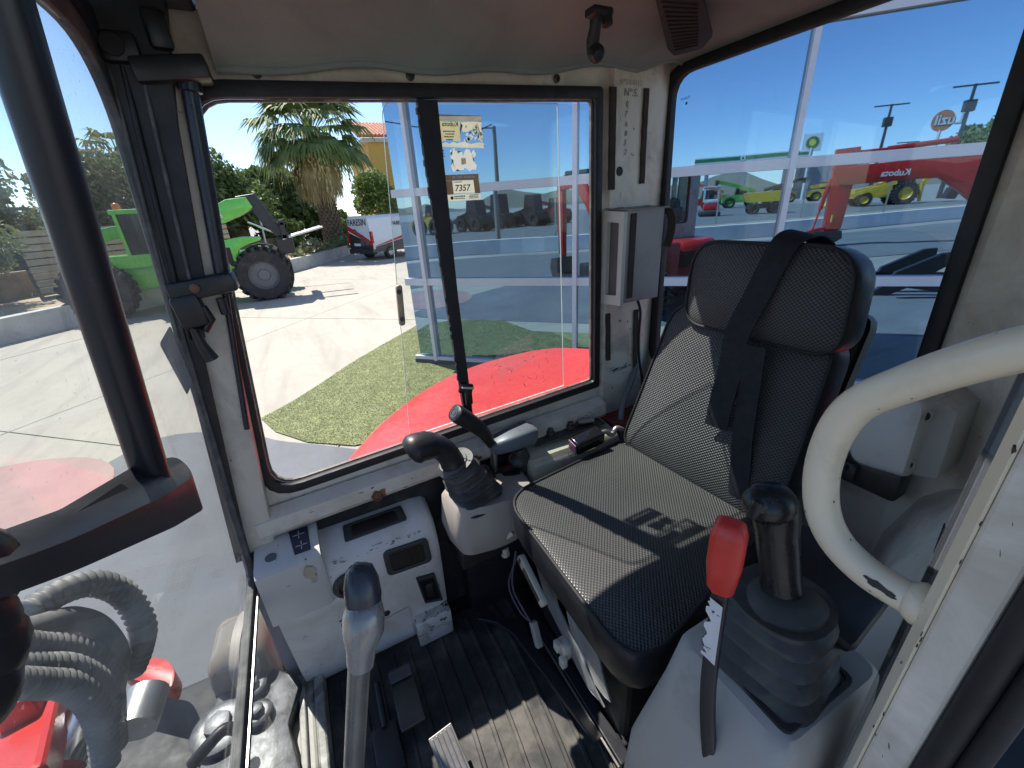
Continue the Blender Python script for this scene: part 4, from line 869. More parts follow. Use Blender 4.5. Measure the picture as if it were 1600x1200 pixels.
ring(bm, rpoly(fi, .002, 2), rpoly(fo, .002, 2), (0, -.012, 0)); fixn(bm); obj('front_frame', bm, pm('frame_cream', (.60, .585, .52), .5, var=.04, dirt=(.4, .35, .25), dth=(.6, .85)), CB)
bm = nb(); prism(bm, [p+Vector((0, -.0125, 0)) for p in fi], (0, -.002, 0)); fixn(bm); obj('inner_panel', bm, pm('inner_grey', (.13, .115, .105), .6), CB)
bm = nb(); bx(bm, (x1-.004, y0-.040, z0+.014), (x1, y0-.060, z1-.012), .001); obj('hook_tape', bm, FOAM, CB)
for yy in (-.835, -.93):
    bm = nb(); lathe(bm, (x0-.03, yy, z1+.0035), (0, 0, 1), ((.009, 0), (.009, .001), (.001, .001)), 14); obj('lid_hole', bm, INK, CB)
bm = nb(); ribbon(bm, [(x1+.01, y1-.004, z1-.01), (x1-.006, y1-.016, z1-.02), (x1-.012, y1-.020, z1-.06), (x1-.008, y1-.012, z1-.11)], .022, .002, Vector((1, .4, 0))); fixn(bm); obj('strap', bm, FOAM, CB, smooth=50)
bm = nb(); tube(bm, smooth_path([(.945, -.90, 1.865), (.945, -.918, 1.82), (.955, -.928, 1.74), (.965, -.945, 1.66), (.965, -.96, 1.60), (.96, -.975, 1.52)], 6), .0042, 8); obj('cable', bm, RUBBER, None, 'black cable hanging from the grey control box down behind the seat', 'cable', smooth=60)
# ---- ceiling: hook bracket and speaker grille
HK = empty('ceiling_bracket', (.865, -.64, 2.40), 'black bracket with knobs hanging from the ceiling fabric near the corner', 'bracket')
bm = nb(); P_ = [(0.778, -0.599, 2.461), (0.792, -0.607, 2.442), (0.806, -0.613, 2.427), (0.818, -0.622, 2.411)]
sweep(bm, P_, [(.013, .009), (.011, .008), (.013, .009), (.012, .008)], (1, 0, 0), 12, 3); obj('arm', bm, BLACKP, HK, smooth=40)
bm = nb(); q = Vector((0.806, -0.620, 2.411)); lathe(bm, q, (-.75, .3, -.45), ((.016, 0), (.016, .01), (.012, .014), (.009, .022), (.003, .023)), 14); obj('knob', bm, BLACKP, HK, smooth=40)
bm = nb(); q = Vector((0.768, -0.597, 2.457)); box(bm, q, (.03, .045, .014), None, .004); lathe(bm, q+Vector((-.005, -.012, 0)), (-.3, 0, -1), ((.010, 0), (.010, .02), (.006, .022)), 12); obj('mount', bm, BLACKP, HK, smooth=40)
SPK = empty('ceiling_speaker', (.78, -.78, 2.45), 'brown-black slotted speaker grille set in the ceiling fabric above the rear window', 'speaker')
sc_ = [Vector(p) for p in ((0.682, -0.644, 2.468), (0.671, -0.750, 2.468), (0.783, -0.915, 2.462), (0.844, -0.956, 2.460), (0.905, -0.931, 2.460), (0.874, -0.877, 2.462))]
GRL = pm('grille_brown', (.030, .024, .022), .7, var=.2)
bm = nb(); prism(bm, rpoly(sc_, .012, 3), (0, 0, -.008)); fixn(bm); bevel_all(bm, .002); obj('grille_plate', bm, GRL, SPK, smooth=40)
for k in range(13):
    t = (k+.5)/13; a = sc_[0].lerp(sc_[4], .05+.84*t); b_ = sc_[1].lerp(sc_[3], .05+.84*t); a2 = a.lerp(b_, .12); b2 = a.lerp(b_, .88)
    bm = nb(); bar(bm, a2+Vector((0, 0, -.009)), b2+Vector((0, 0, -.009)), .003, .004); obj('grille_bar', bm, GRL, SPK)

# ================================================================== black grab tube and bracket inside the windscreen
GT = empty('grab_tube', (.47, .17, 1.9), 'thick black vertical grab tube clamped in a slotted black bracket behind the windscreen', 'grab tube')
bm = nb(); g0, g1 = Vector((0.462, 0.170, 1.927)), Vector((0.415, 0.116, 2.280)); gd = (g1-g0).normalized()
cyl(bm, g0-gd*.03, g1+gd*.20, .0142, 24); obj('tube', bm, pm('tube_black', (.016, .017, .022), .33, var=.2, vs=10, bs=90, bst=.1, dirt=(.085, .085, .085), dth=(.56, .68), ds=13), GT, smooth=50)
# bracket: rounded slab with a slot
bm = nb()
bt_ = [Vector(p) for p in ((0.306, 0.203, 1.991), (0.369, 0.192, 1.965), (0.457, 0.174, 1.946), (0.504, 0.157, 1.923), (0.496, 0.148, 1.899), (0.428, 0.156, 1.921), (0.313, 0.171, 1.969), (0.266, 0.185, 1.993))]
tl_ = rpoly(bt_, (.002, .004, .006, .02, .02, .006, .03, .002), 5); loft(bm, [tl_, [p+Vector((.002, .004, -.043*((p-Vector((0, 0, 2.15))).length/.56)**1.7)) for p in tl_]]); fixn(bm); bevel_all(bm, .004, 2); obj('bracket', bm, pm('bracket_black', (.040, .041, .045), .42, var=.2, vs=12, bs=260, bst=.25, bd=.0006), GT, smooth=40)
bm = nb(); sl_ = [Vector(p)+Vector((0, 0, .0012)) for p in ((0.349, 0.186, 1.965), (0.417, 0.174, 1.949), (0.414, 0.168, 1.938), (0.343, 0.179, 1.961))]
prism(bm, rpoly(sl_, .004, 4), (0, 0, -.002)); fixn(bm); obj('slot', bm, INK, GT)
bm = nb()
sph(bm, (0.297, 0.205, 1.979), .028, (1, .8, .9)); sph(bm, (0.308, 0.206, 1.953), .013, (1.5, .8, .8)); obj('swivel_boot', bm, BLACKP, GT, smooth=70)
bm = nb(); sph(bm, (0.280, 0.209, 1.955), .029, (.9, .8, 1)); sph(bm, (0.267, 0.216, 1.927), .030, (.9, .8, 1.1)); sph(bm, (0.277, 0.217, 1.940), .031); obj('lower_boot', bm, BLACKP, GT, smooth=70)
# ================================================================== machinery in front of the windscreen
def corr(bm, path, r, pitch=.012, amp=.10, seg=14):
    path = smooth_path(path, 10); L = [0]
    for a, b in zip(path, path[1:]): L.append(L[-1]+(b-a).length)
    n = int(L[-1]/pitch)*4; P = []; Rr = []; j = 0
    for i in range(n+1):
        s = L[-1]*i/n
        while j < len(L)-2 and L[j+1] < s: j += 1
        P.append(path[j].lerp(path[j+1], (s-L[j])/max(1e-6, L[j+1]-L[j]))); Rr.append(r*(1+amp*(1 if i % 4 in (1, 2) else -.6)))
    tube(bm, P, Rr, seg); return fixn(bm)
HOSE = pm('corrugated_hose', (.15, .15, .147), .55, var=.25, vs=20, dirt=(.34, .33, .30), dth=(.45, .75), ds=16)
bm = nb(); corr(bm, [(0.560, 0.366, 1.750), (0.593, 0.349, 1.742), (0.624, 0.334, 1.716), (0.638, 0.322, 1.671), (0.627, 0.317, 1.620), (0.625, 0.333, 1.579), (0.625, 0.355, 1.544)], .0150, .010, .14); obj('hydraulic_hose', bm, HOSE, None, 'fat corrugated hose arching up to the red cover outside the windscreen', 'hose', 'boom hoses', smooth=60)
for k, (lb, pts) in enumerate((('smooth black hose bending over the three ribbed hoses outside the windscreen', [(0.496, 0.361, 1.774), (0.536, 0.354, 1.744), (0.573, 0.345, 1.711), (0.594, 0.341, 1.664), (0.600, 0.345, 1.607), (0.596, 0.367, 1.553), (0.581, 0.386, 1.505)]),
        ('uppermost of three ribbed grey hoses outside the windscreen', [(0.485, 0.344, 1.781), (0.512, 0.344, 1.741), (0.532, 0.339, 1.708), (0.551, 0.333, 1.658), (0.556, 0.340, 1.604), (0.555, 0.359, 1.539)]),
        ('middle one of three ribbed grey hoses outside the windscreen', [(0.456, 0.336, 1.774), (0.485, 0.334, 1.735), (0.504, 0.327, 1.701), (0.517, 0.324, 1.649), (0.522, 0.333, 1.598), (0.521, 0.351, 1.534)]),
        ('lowest of three ribbed grey hoses outside the windscreen', [(0.435, 0.326, 1.776), (0.461, 0.325, 1.736), (0.479, 0.321, 1.702), (0.487, 0.320, 1.662), (0.489, 0.328, 1.609), (0.483, 0.342, 1.554)]))):
    bm = nb()
    if k == 0: tube(bm, smooth_path(pts, 8), .0155, 14); fixn(bm)
    else: corr(bm, pts, .0122, .009, .17)
    obj('hydraulic_hose', bm, HOSE, None, lb, 'hose', 'boom hoses', smooth=60)
# red cover with raised lettering
BM_ = empty('boom_base', (.75, .75, .3), 'red and black boom foot with bolted steel bracket just outside the windscreen', 'boom foot')
def q3(L, off): return [Vector(p)+Vector(off) for p in L]
bm = nb(); rc = [Vector(p) for p in ((1.134, 0.649, 1.140), (1.035, 0.516, 1.140), (0.985, 0.490, 1.140), (0.944, 0.492, 1.140), (1.026, 0.594, 1.140), (1.085, 0.637, 1.140))]
prism(bm, rpoly(rc, (.004, .02, .03, .01, .004, .004), 4), (0, 0, -.05)); fixn(bm); bevel_all(bm, .006); RCV = obj('red_cover', bm, REDM, BM_, smooth=40)
la, lb_ = Vector((1.017, 0.518, 1.141)), Vector((1.074, 0.599, 1.141))
bm = text_bm('040 Z', la+Vector((0, .02, 0)), lb_-la, Vector((-.3, -1, 0)), .030, .0002, bold=.0004); obj('cover_lettering', bm, pm('embossed_red', (.7, .12, .09), .3), RCV)
# dark box section and bracket with bolts
bm = nb(); bx(bm, (1.05, .36, .62), (.62, .95, 1.02), .02); obj('foot_casting', bm, pm('black_casting', (.016, .016, .018), .6, .0, var=.4, vs=14, dirt=(.045, .045, .045), dth=(.5, .75), ds=20), BM_, smooth=40)
bm = nb(); pz = 1.03
pb = [Vector(p) for p in ((0.871, 0.451, 1.030), (0.980, 0.427, 1.030), (0.982, 0.315, 1.030), (0.900, 0.237, 1.030), (0.800, 0.269, 1.030), (0.676, 0.245, 1.030), (0.606, 0.306, 1.030), (0.682, 0.446, 1.030))]
prism(bm, rpoly(pb, .010, 3), (0, 0, -.06)); fixn(bm); bevel_all(bm, .003); BP = obj('bracket_plate', bm, SILVER, BM_, smooth=25)
for p in ((0.930, 0.345, 1.035), (0.851, 0.331, 1.035), (0.863, 0.413, 1.035)):
    big = p == (0.863, 0.413, 1.035); k = 1.9 if big else 1
    b = nb(); lathe(b, p, (0, 0, 1), ((.032*k, -.01), (.032*k, .012), (.026*k, .016), (.020*k, .016)), 26); fixn(b); o = obj('bushing', b, SILVER, BP, smooth=40)
    b = nb(); lathe(b, p, (0, 0, 1), ((.015*k, .0), (.015*k, .03), (.010*k, .032)), 6); fixn(b); obj('bolt_head', b, SILVER, BP, smooth=30)
bm = nb(); tube(bm, smooth_path([(0.773, 0.441, 1.090), (0.782, 0.407, 1.110), (0.797, 0.377, 1.115), (0.793, 0.354, 1.100)], 5), .013, 10); fixn(bm); obj('grease_pipe', bm, BLACKP, BM_, smooth=60)
bm = nb(); cyl(bm, (0.582, 0.447, 1.471), (0.641, 0.432, 1.485), .028, 20); obj('cylinder_rod', bm, CHROME, BM_, smooth=50)
bm = nb(); cyl(bm, (0.637, 0.397, 1.416), (0.695, 0.390, 1.421), .03, 18); obj('pin_end', bm, STEEL, BM_, smooth=50)
bm = nb(); box(bm, (0.581, 0.476, 1.520), (.16, .09, .05), axes_rot((1, .3, -.2), (-.3, 1, 0)), .008); obj('red_lug', bm, REDM, BM_)
bm = nb(); box(bm, (0.651, 0.482, 1.530), (.07, .04, .07), axes_rot((1, .2, -.2), (-.3, 1, 0)), .006); obj('red_lug', bm, REDM, BM_)
bm = nb(); bx(bm, (.62, .36, .55), (.25, .95, .93), .03); obj('foot_body', bm, pm('black_body', (.02, .02, .022), .5, var=.3, dirt=(.06, .06, .06), dth=(.5, .8)), BM_)
# work lamp with amber-grey cover
WL = empty('work_lamp', (.96, .50, 1.0), 'work lamp with translucent tan plastic cover outside the lower windscreen', 'work lamp')
LENS = bpy.data.materials.new('tan_lens'); LENS.use_nodes = True; b_ = LENS.node_tree.nodes['Principled BSDF']; b_.inputs['Base Color'].default_value = (.42, .37, .29, 1); b_.inputs['Roughness'].default_value = .15; b_.inputs['Transmission Weight'].default_value = .35; b_.inputs['Coat Weight'].default_value = .5
bm = nb(); lc = Vector((1.049, 0.364, 1.060)); L = []
for f, h in ((1, -.10), (1, -.02), (.93, .03), (.75, .055), (.4, .066)):
    L.append(rpoly([lc+Vector((x*f, y*f, h)) for x, y in ((.10, .075), (-.085, .085), (-.10, -.06), (.08, -.085))], .035, 5))
loft(bm, L); fixn(bm); obj('lens', bm, LENS, WL, smooth=60)
bm = nb(); box(bm, lc+Vector((0, 0, -.14)), (.19, .16, .09), None, .02); obj('lamp_body', bm, BLACKP, WL, smooth=40)
bm = nb(); ribbon(bm, [lc+Vector((.105, -.02, -.02)), lc+Vector((.085, -.01, .045)), lc+Vector((.0, .0, .072)), lc+Vector((-.09, .01, .045)), lc+Vector((-.108, .01, -.02))], .022, .0015, Vector((0, 1, 0))); fixn(bm); obj('lens_band', bm, GREYP, WL, smooth=50)
# ================================================================== bodywork outside: hood beside the cab, counterweight, roof, wheels, boom
hz = 1.35
ho = [(1.07, .18), (1.22, .10), (1.38, .02), (1.50, -.06), (1.66, -.19), (1.83, -.38), (1.95, -.58), (2.03, -.84), (2.03, -1.21), (1.86, -1.44), (1.60, -1.62), (1.07, -1.70)]
bm = nb(); hp = smooth_path([Vector((x, y, 0)) for x, y in ho], 4); hc = Vector((1.3, -.8, 0))
def hl(f, z): return [Vector((max(1.07, hc.x+(p.x-hc.x)*f), hc.y+(p.y-hc.y)*f, z)) for p in hp]
loft(bm, [hl(.96, .62), hl(1.0, .70), hl(1.0, hz-.05), hl(.985, hz-.015), hl(.955, hz), hl(.7, hz+.012), hl(.3, hz+.016)]); fixn(bm)
HOOD = obj('side_hood', bm, REDP, EX, smooth=40)
bm = nb(); cwz = [(.70, .97), (.85, 1.0), (1.22, 1.0), (1.30, .97), (1.34, .90)]
cp_ = smooth_path([Vector(p) for p in ((1.06, -1.12, 0), (1.06, -1.45, 0), (.95, -1.66, 0), (.62, -1.80, 0), (.25, -1.74, 0), (.06, -1.58, 0), (.02, -1.12, 0))], 5)
loft(bm, [[Vector((.55+(p.x-.55)*f, -1.12+(p.y+1.12)*f, z)) for p in cp_] for z, f in cwz]); fixn(bm); CW = obj('counterweight', bm, REDM, EX, smooth=40)
bm = nb(); loft(bm, [[Vector((.55+(p.x-.55)*1.012, -1.12+(p.y+1.12)*1.012, z)) for p in cp_] for z in (.86, 1.16)]); fixn(bm); obj('counterweight_band', bm, pm('maroon_band', (.05, .016, .018), .35), CW, smooth=40)
bm = text_bm('Kubota', (.93, -1.705, 1.04), Vector((-1, -.36, 0)), Zu, .15, .02, bold=.002); obj('counterweight_lettering', bm, plain('pale_lettering', (.55, .5, .52), .4), CW)
bm = nb(); bx(bm, (1.9, .3, .45), (-.1, -1.5, .88), .04); obj('under_frame', bm, pm('frame_black', (.02, .02, .023), .5, var=.3), EX)
def wheel(c, ax=(1, 0, 0), r=.46, w=.34, par=None, rimm=None):
    c = Vector(c); b = nb(); lathe(b, c-Vector(ax)*w/2, ax, ((r*.55, .01), (r*.62, 0), (r*.92, .01), (r, w*.2), (r, w*.8), (r*.92, w-.01), (r*.62, w), (r*.55, w-.01)), 36, False); fixn(b); t = obj('tyre', b, TYRE, par, smooth=40)
    b = nb(); x, y, z = frame_of(ax)
    for k in range(22):
        a = 2*math.pi*k/22
        for sgn in (-1, 1):
            d = x*math.cos(a+sgn*.07)+y*math.sin(a+sgn*.07); tt = z.cross(d)
            box(b, c+d*r*1.0+z*sgn*w*.24, (w*.50, r*.12, r*.15), axes_rot(z*1+tt*sgn*.55, tt))
    obj('tread', b, TYRE, t, kind='stuff')
    b = nb(); lathe(b, c-Vector(ax)*w*.42, ax, ((.01, w*.1), (r*.2, w*.1), (r*.22, w*.22), (r*.48, w*.25), (r*.56, w*.02), (r*.58, w*.84-w*.02), (r*.48, w*.6), (r*.01, w*.6)), 24); fixn(b); obj('rim', b, rimm or STEELD, t, smooth=35)
    return t
TYRE = pm('tyre_rubber', (.022, .022, .023), .75, var=.3, vs=7, dirt=(.1, .09, .075), dth=(.5, .8), ds=6)
for yy in (-.45, -1.50):
    for xx in (-.22, 1.62): wheel((xx, yy, .46), par=EX)
# boom, arm and bucket reach forward: seen in the mirror glass
bm = nb()
bo = [(.75, .95), (1.05, 1.45), (1.55, 2.2), (2.0, 2.62), (2.45, 2.66), (2.95, 2.50), (2.98, 2.36), (2.5, 2.42), (2.1, 2.36), (1.72, 1.98), (1.3, 1.35), (1.0, .85)]
prism(bm, [Vector((.55, y, z)) for y, z in bo], (.18, 0, 0)); fixn(bm); bevel_all(bm, .02); BOOM = obj('boom', bm, REDM, EX, smooth=30)
bm = text_bm('Kubota', (.74, 2.05, 2.46), Vector((0, 1, .12)), Zu, .17, .003, bold=.003); obj('boom_lettering', bm, LETW, BOOM)
bm = nb(); prism(bm, [Vector((.57, y, z)) for y, z in ((2.78, 2.68), (3.02, 2.62), (2.98, 1.4), (2.88, .62), (2.76, .62), (2.74, 1.6))], (.14, 0, 0)); fixn(bm); bevel_all(bm, .015); obj('arm', bm, REDM, EX, smooth=30)
bm = nb(); cyl(bm, (.64, 1.75, 2.75), (.64, 2.75, 2.78), .055, 14); cyl(bm, (.64, 2.5, 2.78), (.64, 2.9, 2.7), .03, 10); obj('arm_cylinder', bm, BLACKS, EX, smooth=40)
bm = nb(); cyl(bm, (.64, 3.06, 2.2), (.64, 3.03, 1.35), .05, 14); cyl(bm, (.64, 3.03, 1.4), (.64, 3.0, .75), .028, 10); obj('bucket_cylinder', bm, BLACKS, EX, smooth=40)
bm = nb(); prism(bm, [Vector((.36, y, z)) for y, z in ((2.70, .70), (3.02, .66), (3.10, .40), (2.98, .12), (2.62, .03), (2.40, .14), (2.55, .22), (2.72, .28))], (.56, 0, 0)); fixn(bm); bevel_all(bm, .015); BKT = obj('bucket', bm, STEELD, EX)
for k in range(5):
    b = nb(); box(b, (.40+.12*k, 2.36, .145), (.05, .14, .03), axes_rot((1, 0, 0), (0, 1, -.3)), .008); obj('bucket_tooth', b, STEELD, BKT)

# ================================================================== the yard outside
FD_ = Vector((.7133, .7009, 0)); FN = Vector((.7009, -.7133, 0)); FDIST = 5.2
def fp(s, z, o=0): 
    """point on the mirror facade: s along (to the right seen from the cab), z up, o towards the cab"""
    p = FN*(FDIST-o)-FD_*s; p.z = z; return p
def conc(name, col, var=.1):
    m, n, b = new_mat(name); v = coords(n)
    c = mixc(n, ramp(n, noise(n, v, .7, 8, .65), ((.3, 0), (.72, 1))), tuple(x*(1-var*1.5) for x in col), tuple(x*(1+var) for x in col))
    c = mixc(n, ramp(n, noise(n, v, 5, 8, .7, 1.2), ((.52, 0), (.75, .35))), c, tuple(x*.62 for x in col))
    c = mixc(n, ramp(n, noise(n, v, 60, 3, .6), ((.62, 0), (.75, .3))), c, tuple(x*.55 for x in col))
    v2 = coords(n, (.35, 2.6, 1)); c = mixc(n, ramp(n, noise(n, v2, 1.1, 7, .6, .5), ((.50, 0), (.68, .55))), c, tuple(x*.66 for x in col))
    n.links.new(c, b.inputs['Base Color']); b.inputs['Roughness'].default_value = .85
    bump(n, b, noise(n, v, 40, 6, .7), .25, .004); return m
CONC = conc('yard_concrete', (.40, .365, .305), .06); CONCG = conc('grey_painted_concrete', (.165, .172, .185), .14)
bm = grid_sheet(-420, 420, -420, 420, -.012, 4, 4); GR = obj('ground', bm, conc('ground_base', (.30, .285, .25), .1), kind='structure')
# concrete slabs with recessed joints, aligned with the facade
sa, sb_ = Vector((.743, -.669, 0)), Vector((.669, .743, 0)); k = 0
for i in range(-2, 7):
    for j in range(-3, 6):
        a0, b0 = i*5.2-2.6, j*4.3-1.58; g = .009; pts = [sa*(a0+g)+sb_*(b0+g), sa*(a0+5.2-g)+sb_*(b0+g), sa*(a0+5.2-g)+sb_*(b0+4.3-g), sa*(a0+g)+sb_*(b0+4.3-g)]
        c0 = sum(pts, Vector())/4
        if (c0-Vector((11, 2, 0))).length > 17 or c0.dot(FN) > 11 and c0.dot(FD_) < 3: continue
        b = nb(); dz = random.uniform(-.002, .001); prism(b, [p+Vector((0, 0, dz)) for p in pts], (0, 0, -.0115)); fixn(b); obj('concrete_slab', b, CONC, GR)
# grey painted zone round the machine, red painted disc at its front
def flat(name, pts, z, mat, par=None, kind='structure', **k):
    b = nb(); f = b.faces.new([b.verts.new((p[0], p[1], z)) for p in pts]); bmesh.ops.triangulate(b, faces=[f])
    b.normal_update()
    for q in b.faces:
        if q.normal.z < 0: q.normal_flip()
    return obj(name, b, mat, par, kind=kind, **k)
gz = smooth_path([(5.35, 1.75, 0), (4.95, .95, 0), (4.5, .55, 0), (4.0, .0, 0), (2.6, -1.4, 0), (0, -4.0, 0), (-2.5, -6.6, 0), (-6.5, -6.0, 0), (-5.5, -2.5, 0), (-2.8, .6, 0), (-.4, 2.9, 0), (1.4, 3.6, 0), (3.2, 3.0, 0), (4.6, 2.35, 0)], 5, closed=True)
flat('painted_pavement', gz, .004, CONCG)
rd = [(4.9+1.05*math.cos(a)-.4, 3.2+1.25*math.sin(a), 0) for a in [k*math.pi/20 for k in range(40)]]
flat('red_painted_patch', rd, .008, conc('faded_red_paint', (.40, .26, .235), .15))
# artificial turf along the facade
tf = smooth_path([(5.22, .76, 0), (5.55, .40, 0), (6.05, -.02, 0), (6.72, -.56, 0), (7.9, -1.70, 0), (9.0, -2.9, 0), (9.0, -4.5, 0)], 6)
tfp = tf+[fp(s, 0, -.12) for s in (-3.2, -1, 1.0)]+[fp(s, 0, 1.75) for s in (1.0, 0, -2.0)]+[Vector(p) for p in ((3.95, -.12, 0), (4.3, .30, 0), (4.75, .60, 0))]
TURF = pm('turf_base', (.22, .245, .11), .9, var=.3, vs=6, bs=150, bst=.5, bd=.004, dirt=(.19, .20, .085), dth=(.45, .75), ds=4)
flat('turf', tfp, .012, TURF)
def inside(p, poly):
    r = False; n = len(poly); j = n-1
    for i in range(n):
        a, b = poly[i], poly[j]
        if (a.y > p.y) != (b.y > p.y) and p.x < (b.x-a.x)*(p.y-a.y)/(b.y-a.y)+a.x: r = not r
        j = i
    return r
bm = nb(); rg = random.Random(3); cnt = 0
while cnt < 80000:
    p = Vector((rg.uniform(3.6, 8.2), rg.uniform(-3.6, .8), 0))
    if p.dot(FN) > FDIST+.05 and p.dot(FD_) < 3.35 or not inside(p, tfp): continue
    if p.dot(FD_) < -.6: continue
    a = rg.uniform(0, 6.28); h = rg.uniform(.005, .012); w_ = rg.uniform(.0025, .0045); l = rg.uniform(.006, .022); d = Vector((math.cos(a), math.sin(a), 0)); s = Vector((-d.y, d.x, 0))
    bm.faces.new([bm.verts.new(p+s*w_+Vector((0, 0, .012))), bm.verts.new(p-s*w_+Vector((0, 0, .012))), bm.verts.new(p+d*l+Vector((0, 0, .012+h)))]); cnt += 1
def leafm(name, c1, c2, tr=.25, scale=3):
    m, n, b = new_mat(name); v = coords(n); c = mixc(n, ramp(n, noise(n, v, scale, 4), ((.3, 0), (.7, 1))), c1, c2); n.links.new(c, b.inputs['Base Color']); b.inputs['Roughness'].default_value = .6
    t = N(n, 'ShaderNodeBsdfTranslucent'); n.links.new(c, t.inputs[0]); mx = N(n, 'ShaderNodeMixShader'); mx.inputs[0].default_value = tr
    o = n.nodes['Material Output']; n.links.new(b.outputs[0], mx.inputs[1]); n.links.new(t.outputs[0], mx.inputs[2]); n.links.new(mx.outputs[0], o.inputs[0]); return m
obj('turf_blades', bm, leafm('turf_fibre', (.21, .235, .095), (.275, .29, .13), .35, 3), label='short green artificial turf beside the glass building', kind='stuff', cat='turf')
# ================================================================== mirror glass building
def mirror_mat():
    m, n, b = new_mat('mirror_glass'); v = coords(n)
    b.inputs['Base Color'].default_value = (.27, .42, .58, 1); b.inputs['Metallic'].default_value = 1; b.inputs['Roughness'].default_value = .012
    bump(n, b, noise(n, v, .9, 2, .4), .016, .05); return m
MIR = mirror_mat(); MUL = pm('mullion_aluminium', (.74, .71, .74), .38, var=.03, vs=3, bst=.05)
GB = empty('glass_building', tuple(fp(3, 0, -3)), 'blue mirror glass building with pinkish white mullions beside the excavator', 'building')
S_V = [-3.0, -.921, 1.2, 3.30, 5.4, 7.5, 9.6]; S_E = [-3.29]+S_V+[11.7]; Z_H = [.09, 1.217, 2.350, 3.483, 4.616, 5.75, 6.88, 8.0]
for i in range(len(S_E)-1):
    for j in range(len(Z_H)-1):
        tl = (random.uniform(-.003, .003), random.uniform(-.003, .003))
        b = nb(); prism(b, [fp(S_E[i], Z_H[j], tl[0]), fp(S_E[i+1], Z_H[j], tl[1]), fp(S_E[i+1], Z_H[j+1], tl[1]), fp(S_E[i], Z_H[j+1], tl[0])], -FN*-.02); fixn(b); obj('glass_pane', b, MIR, GB)
for s in S_V:
    b = nb(); bar(b, fp(s, .06, .022), fp(s, 8.0, .022), .115, .05, FD_); obj('mullion', b, MUL, GB)
for z in Z_H:
    b = nb(); wd = .095 if z > .2 else .05; bar(b, fp(-3.33 if z > .2 else -3.36, z, .028), fp(11.7, z, .028), .05, wd, (0, 0, 1)); obj('transom', b, MUL, GB)
b = nb(); c1 = fp(-3.30, 0, -.03); prism(b, [fp(-3.285, .0, -.045), fp(11.7, .0, -.045), fp(11.7, .0, -7), fp(-3.285, .0, -7)], (0, 0, 8.1)); fixn(b); obj('wall', b, pm('side_render', (.5, .5, .5), .8, var=.05), GB)
b = nb(); prism(b, [fp(-3.36, 8.0, .12), fp(11.8, 8.0, .12), fp(11.8, 8.0, -7.1), fp(-3.36, 8.0, -7.1)], (0, 0, .35)); fixn(b); obj('roof', b, MUL, GB)
b = nb(); prism(b, [fp(-3.36, 0, .06), fp(11.7, 0, .06), fp(11.7, 0, -.04), fp(-3.36, 0, -.04)], (0, 0, .062)); fixn(b); obj('plinth', b, pm('plinth_dark', (.08, .08, .09), .7), GB)
# ================================================================== low wall, planting bed
KW = pm('kerb_concrete', (.46, .45, .43), .8, var=.12, vs=2, dirt=(.25, .23, .2), dth=(.5, .8), ds=3)
kp = [Vector(p) for p in ((8.6, 9.3, 0), (12.56, 5.96, 0), (16.4, 3.1, 0), (20.4, .04, 0), (23.2, -1.6, 0), (26.5, -3.1, 0), (30, -4.4, 0))]
def wall_along(pts, th, h, z0=0):
    b = nb(); L = []
    for i, p in enumerate(pts):
        t = (pts[min(i+1, len(pts)-1)]-pts[max(i-1, 0)]).normalized(); s = Vector((-t.y, t.x, 0))
        L.append([p+Vector((0, 0, z0)), p+s*th+Vector((0, 0, z0)), p+s*th+Vector((0, 0, z0+h)), p+Vector((0, 0, z0+h))])
    loft(b, L); return fixn(b)
obj('kerb_wall', wall_along(smooth_path(kp, 4), .3, .52), KW, None, 'low pale concrete wall edging the yard below the trees', 'wall')
off = Vector((3.4, 4.6, 0)); EARTH = pm('planting_earth', (.42, .33, .21), .95, var=.25, vs=2, bs=20, bst=.6, bd=.03)
flat('planting_bed', [p+Vector((.2, .25, 0)) for p in kp]+[p+off*4.5 for p in kp[::-1]], .38, EARTH)
sw = [p+Vector((2.6, 3.5, 0)) for p in kp]; obj('stone_wall', wall_along(sw, .35, .75, .38), pm('brown_stone', (.24, .185, .13), .9, var=.3, vs=3, bs=14, bst=.7, bd=.03), None, 'low brown stone wall behind the planting bed', 'wall')
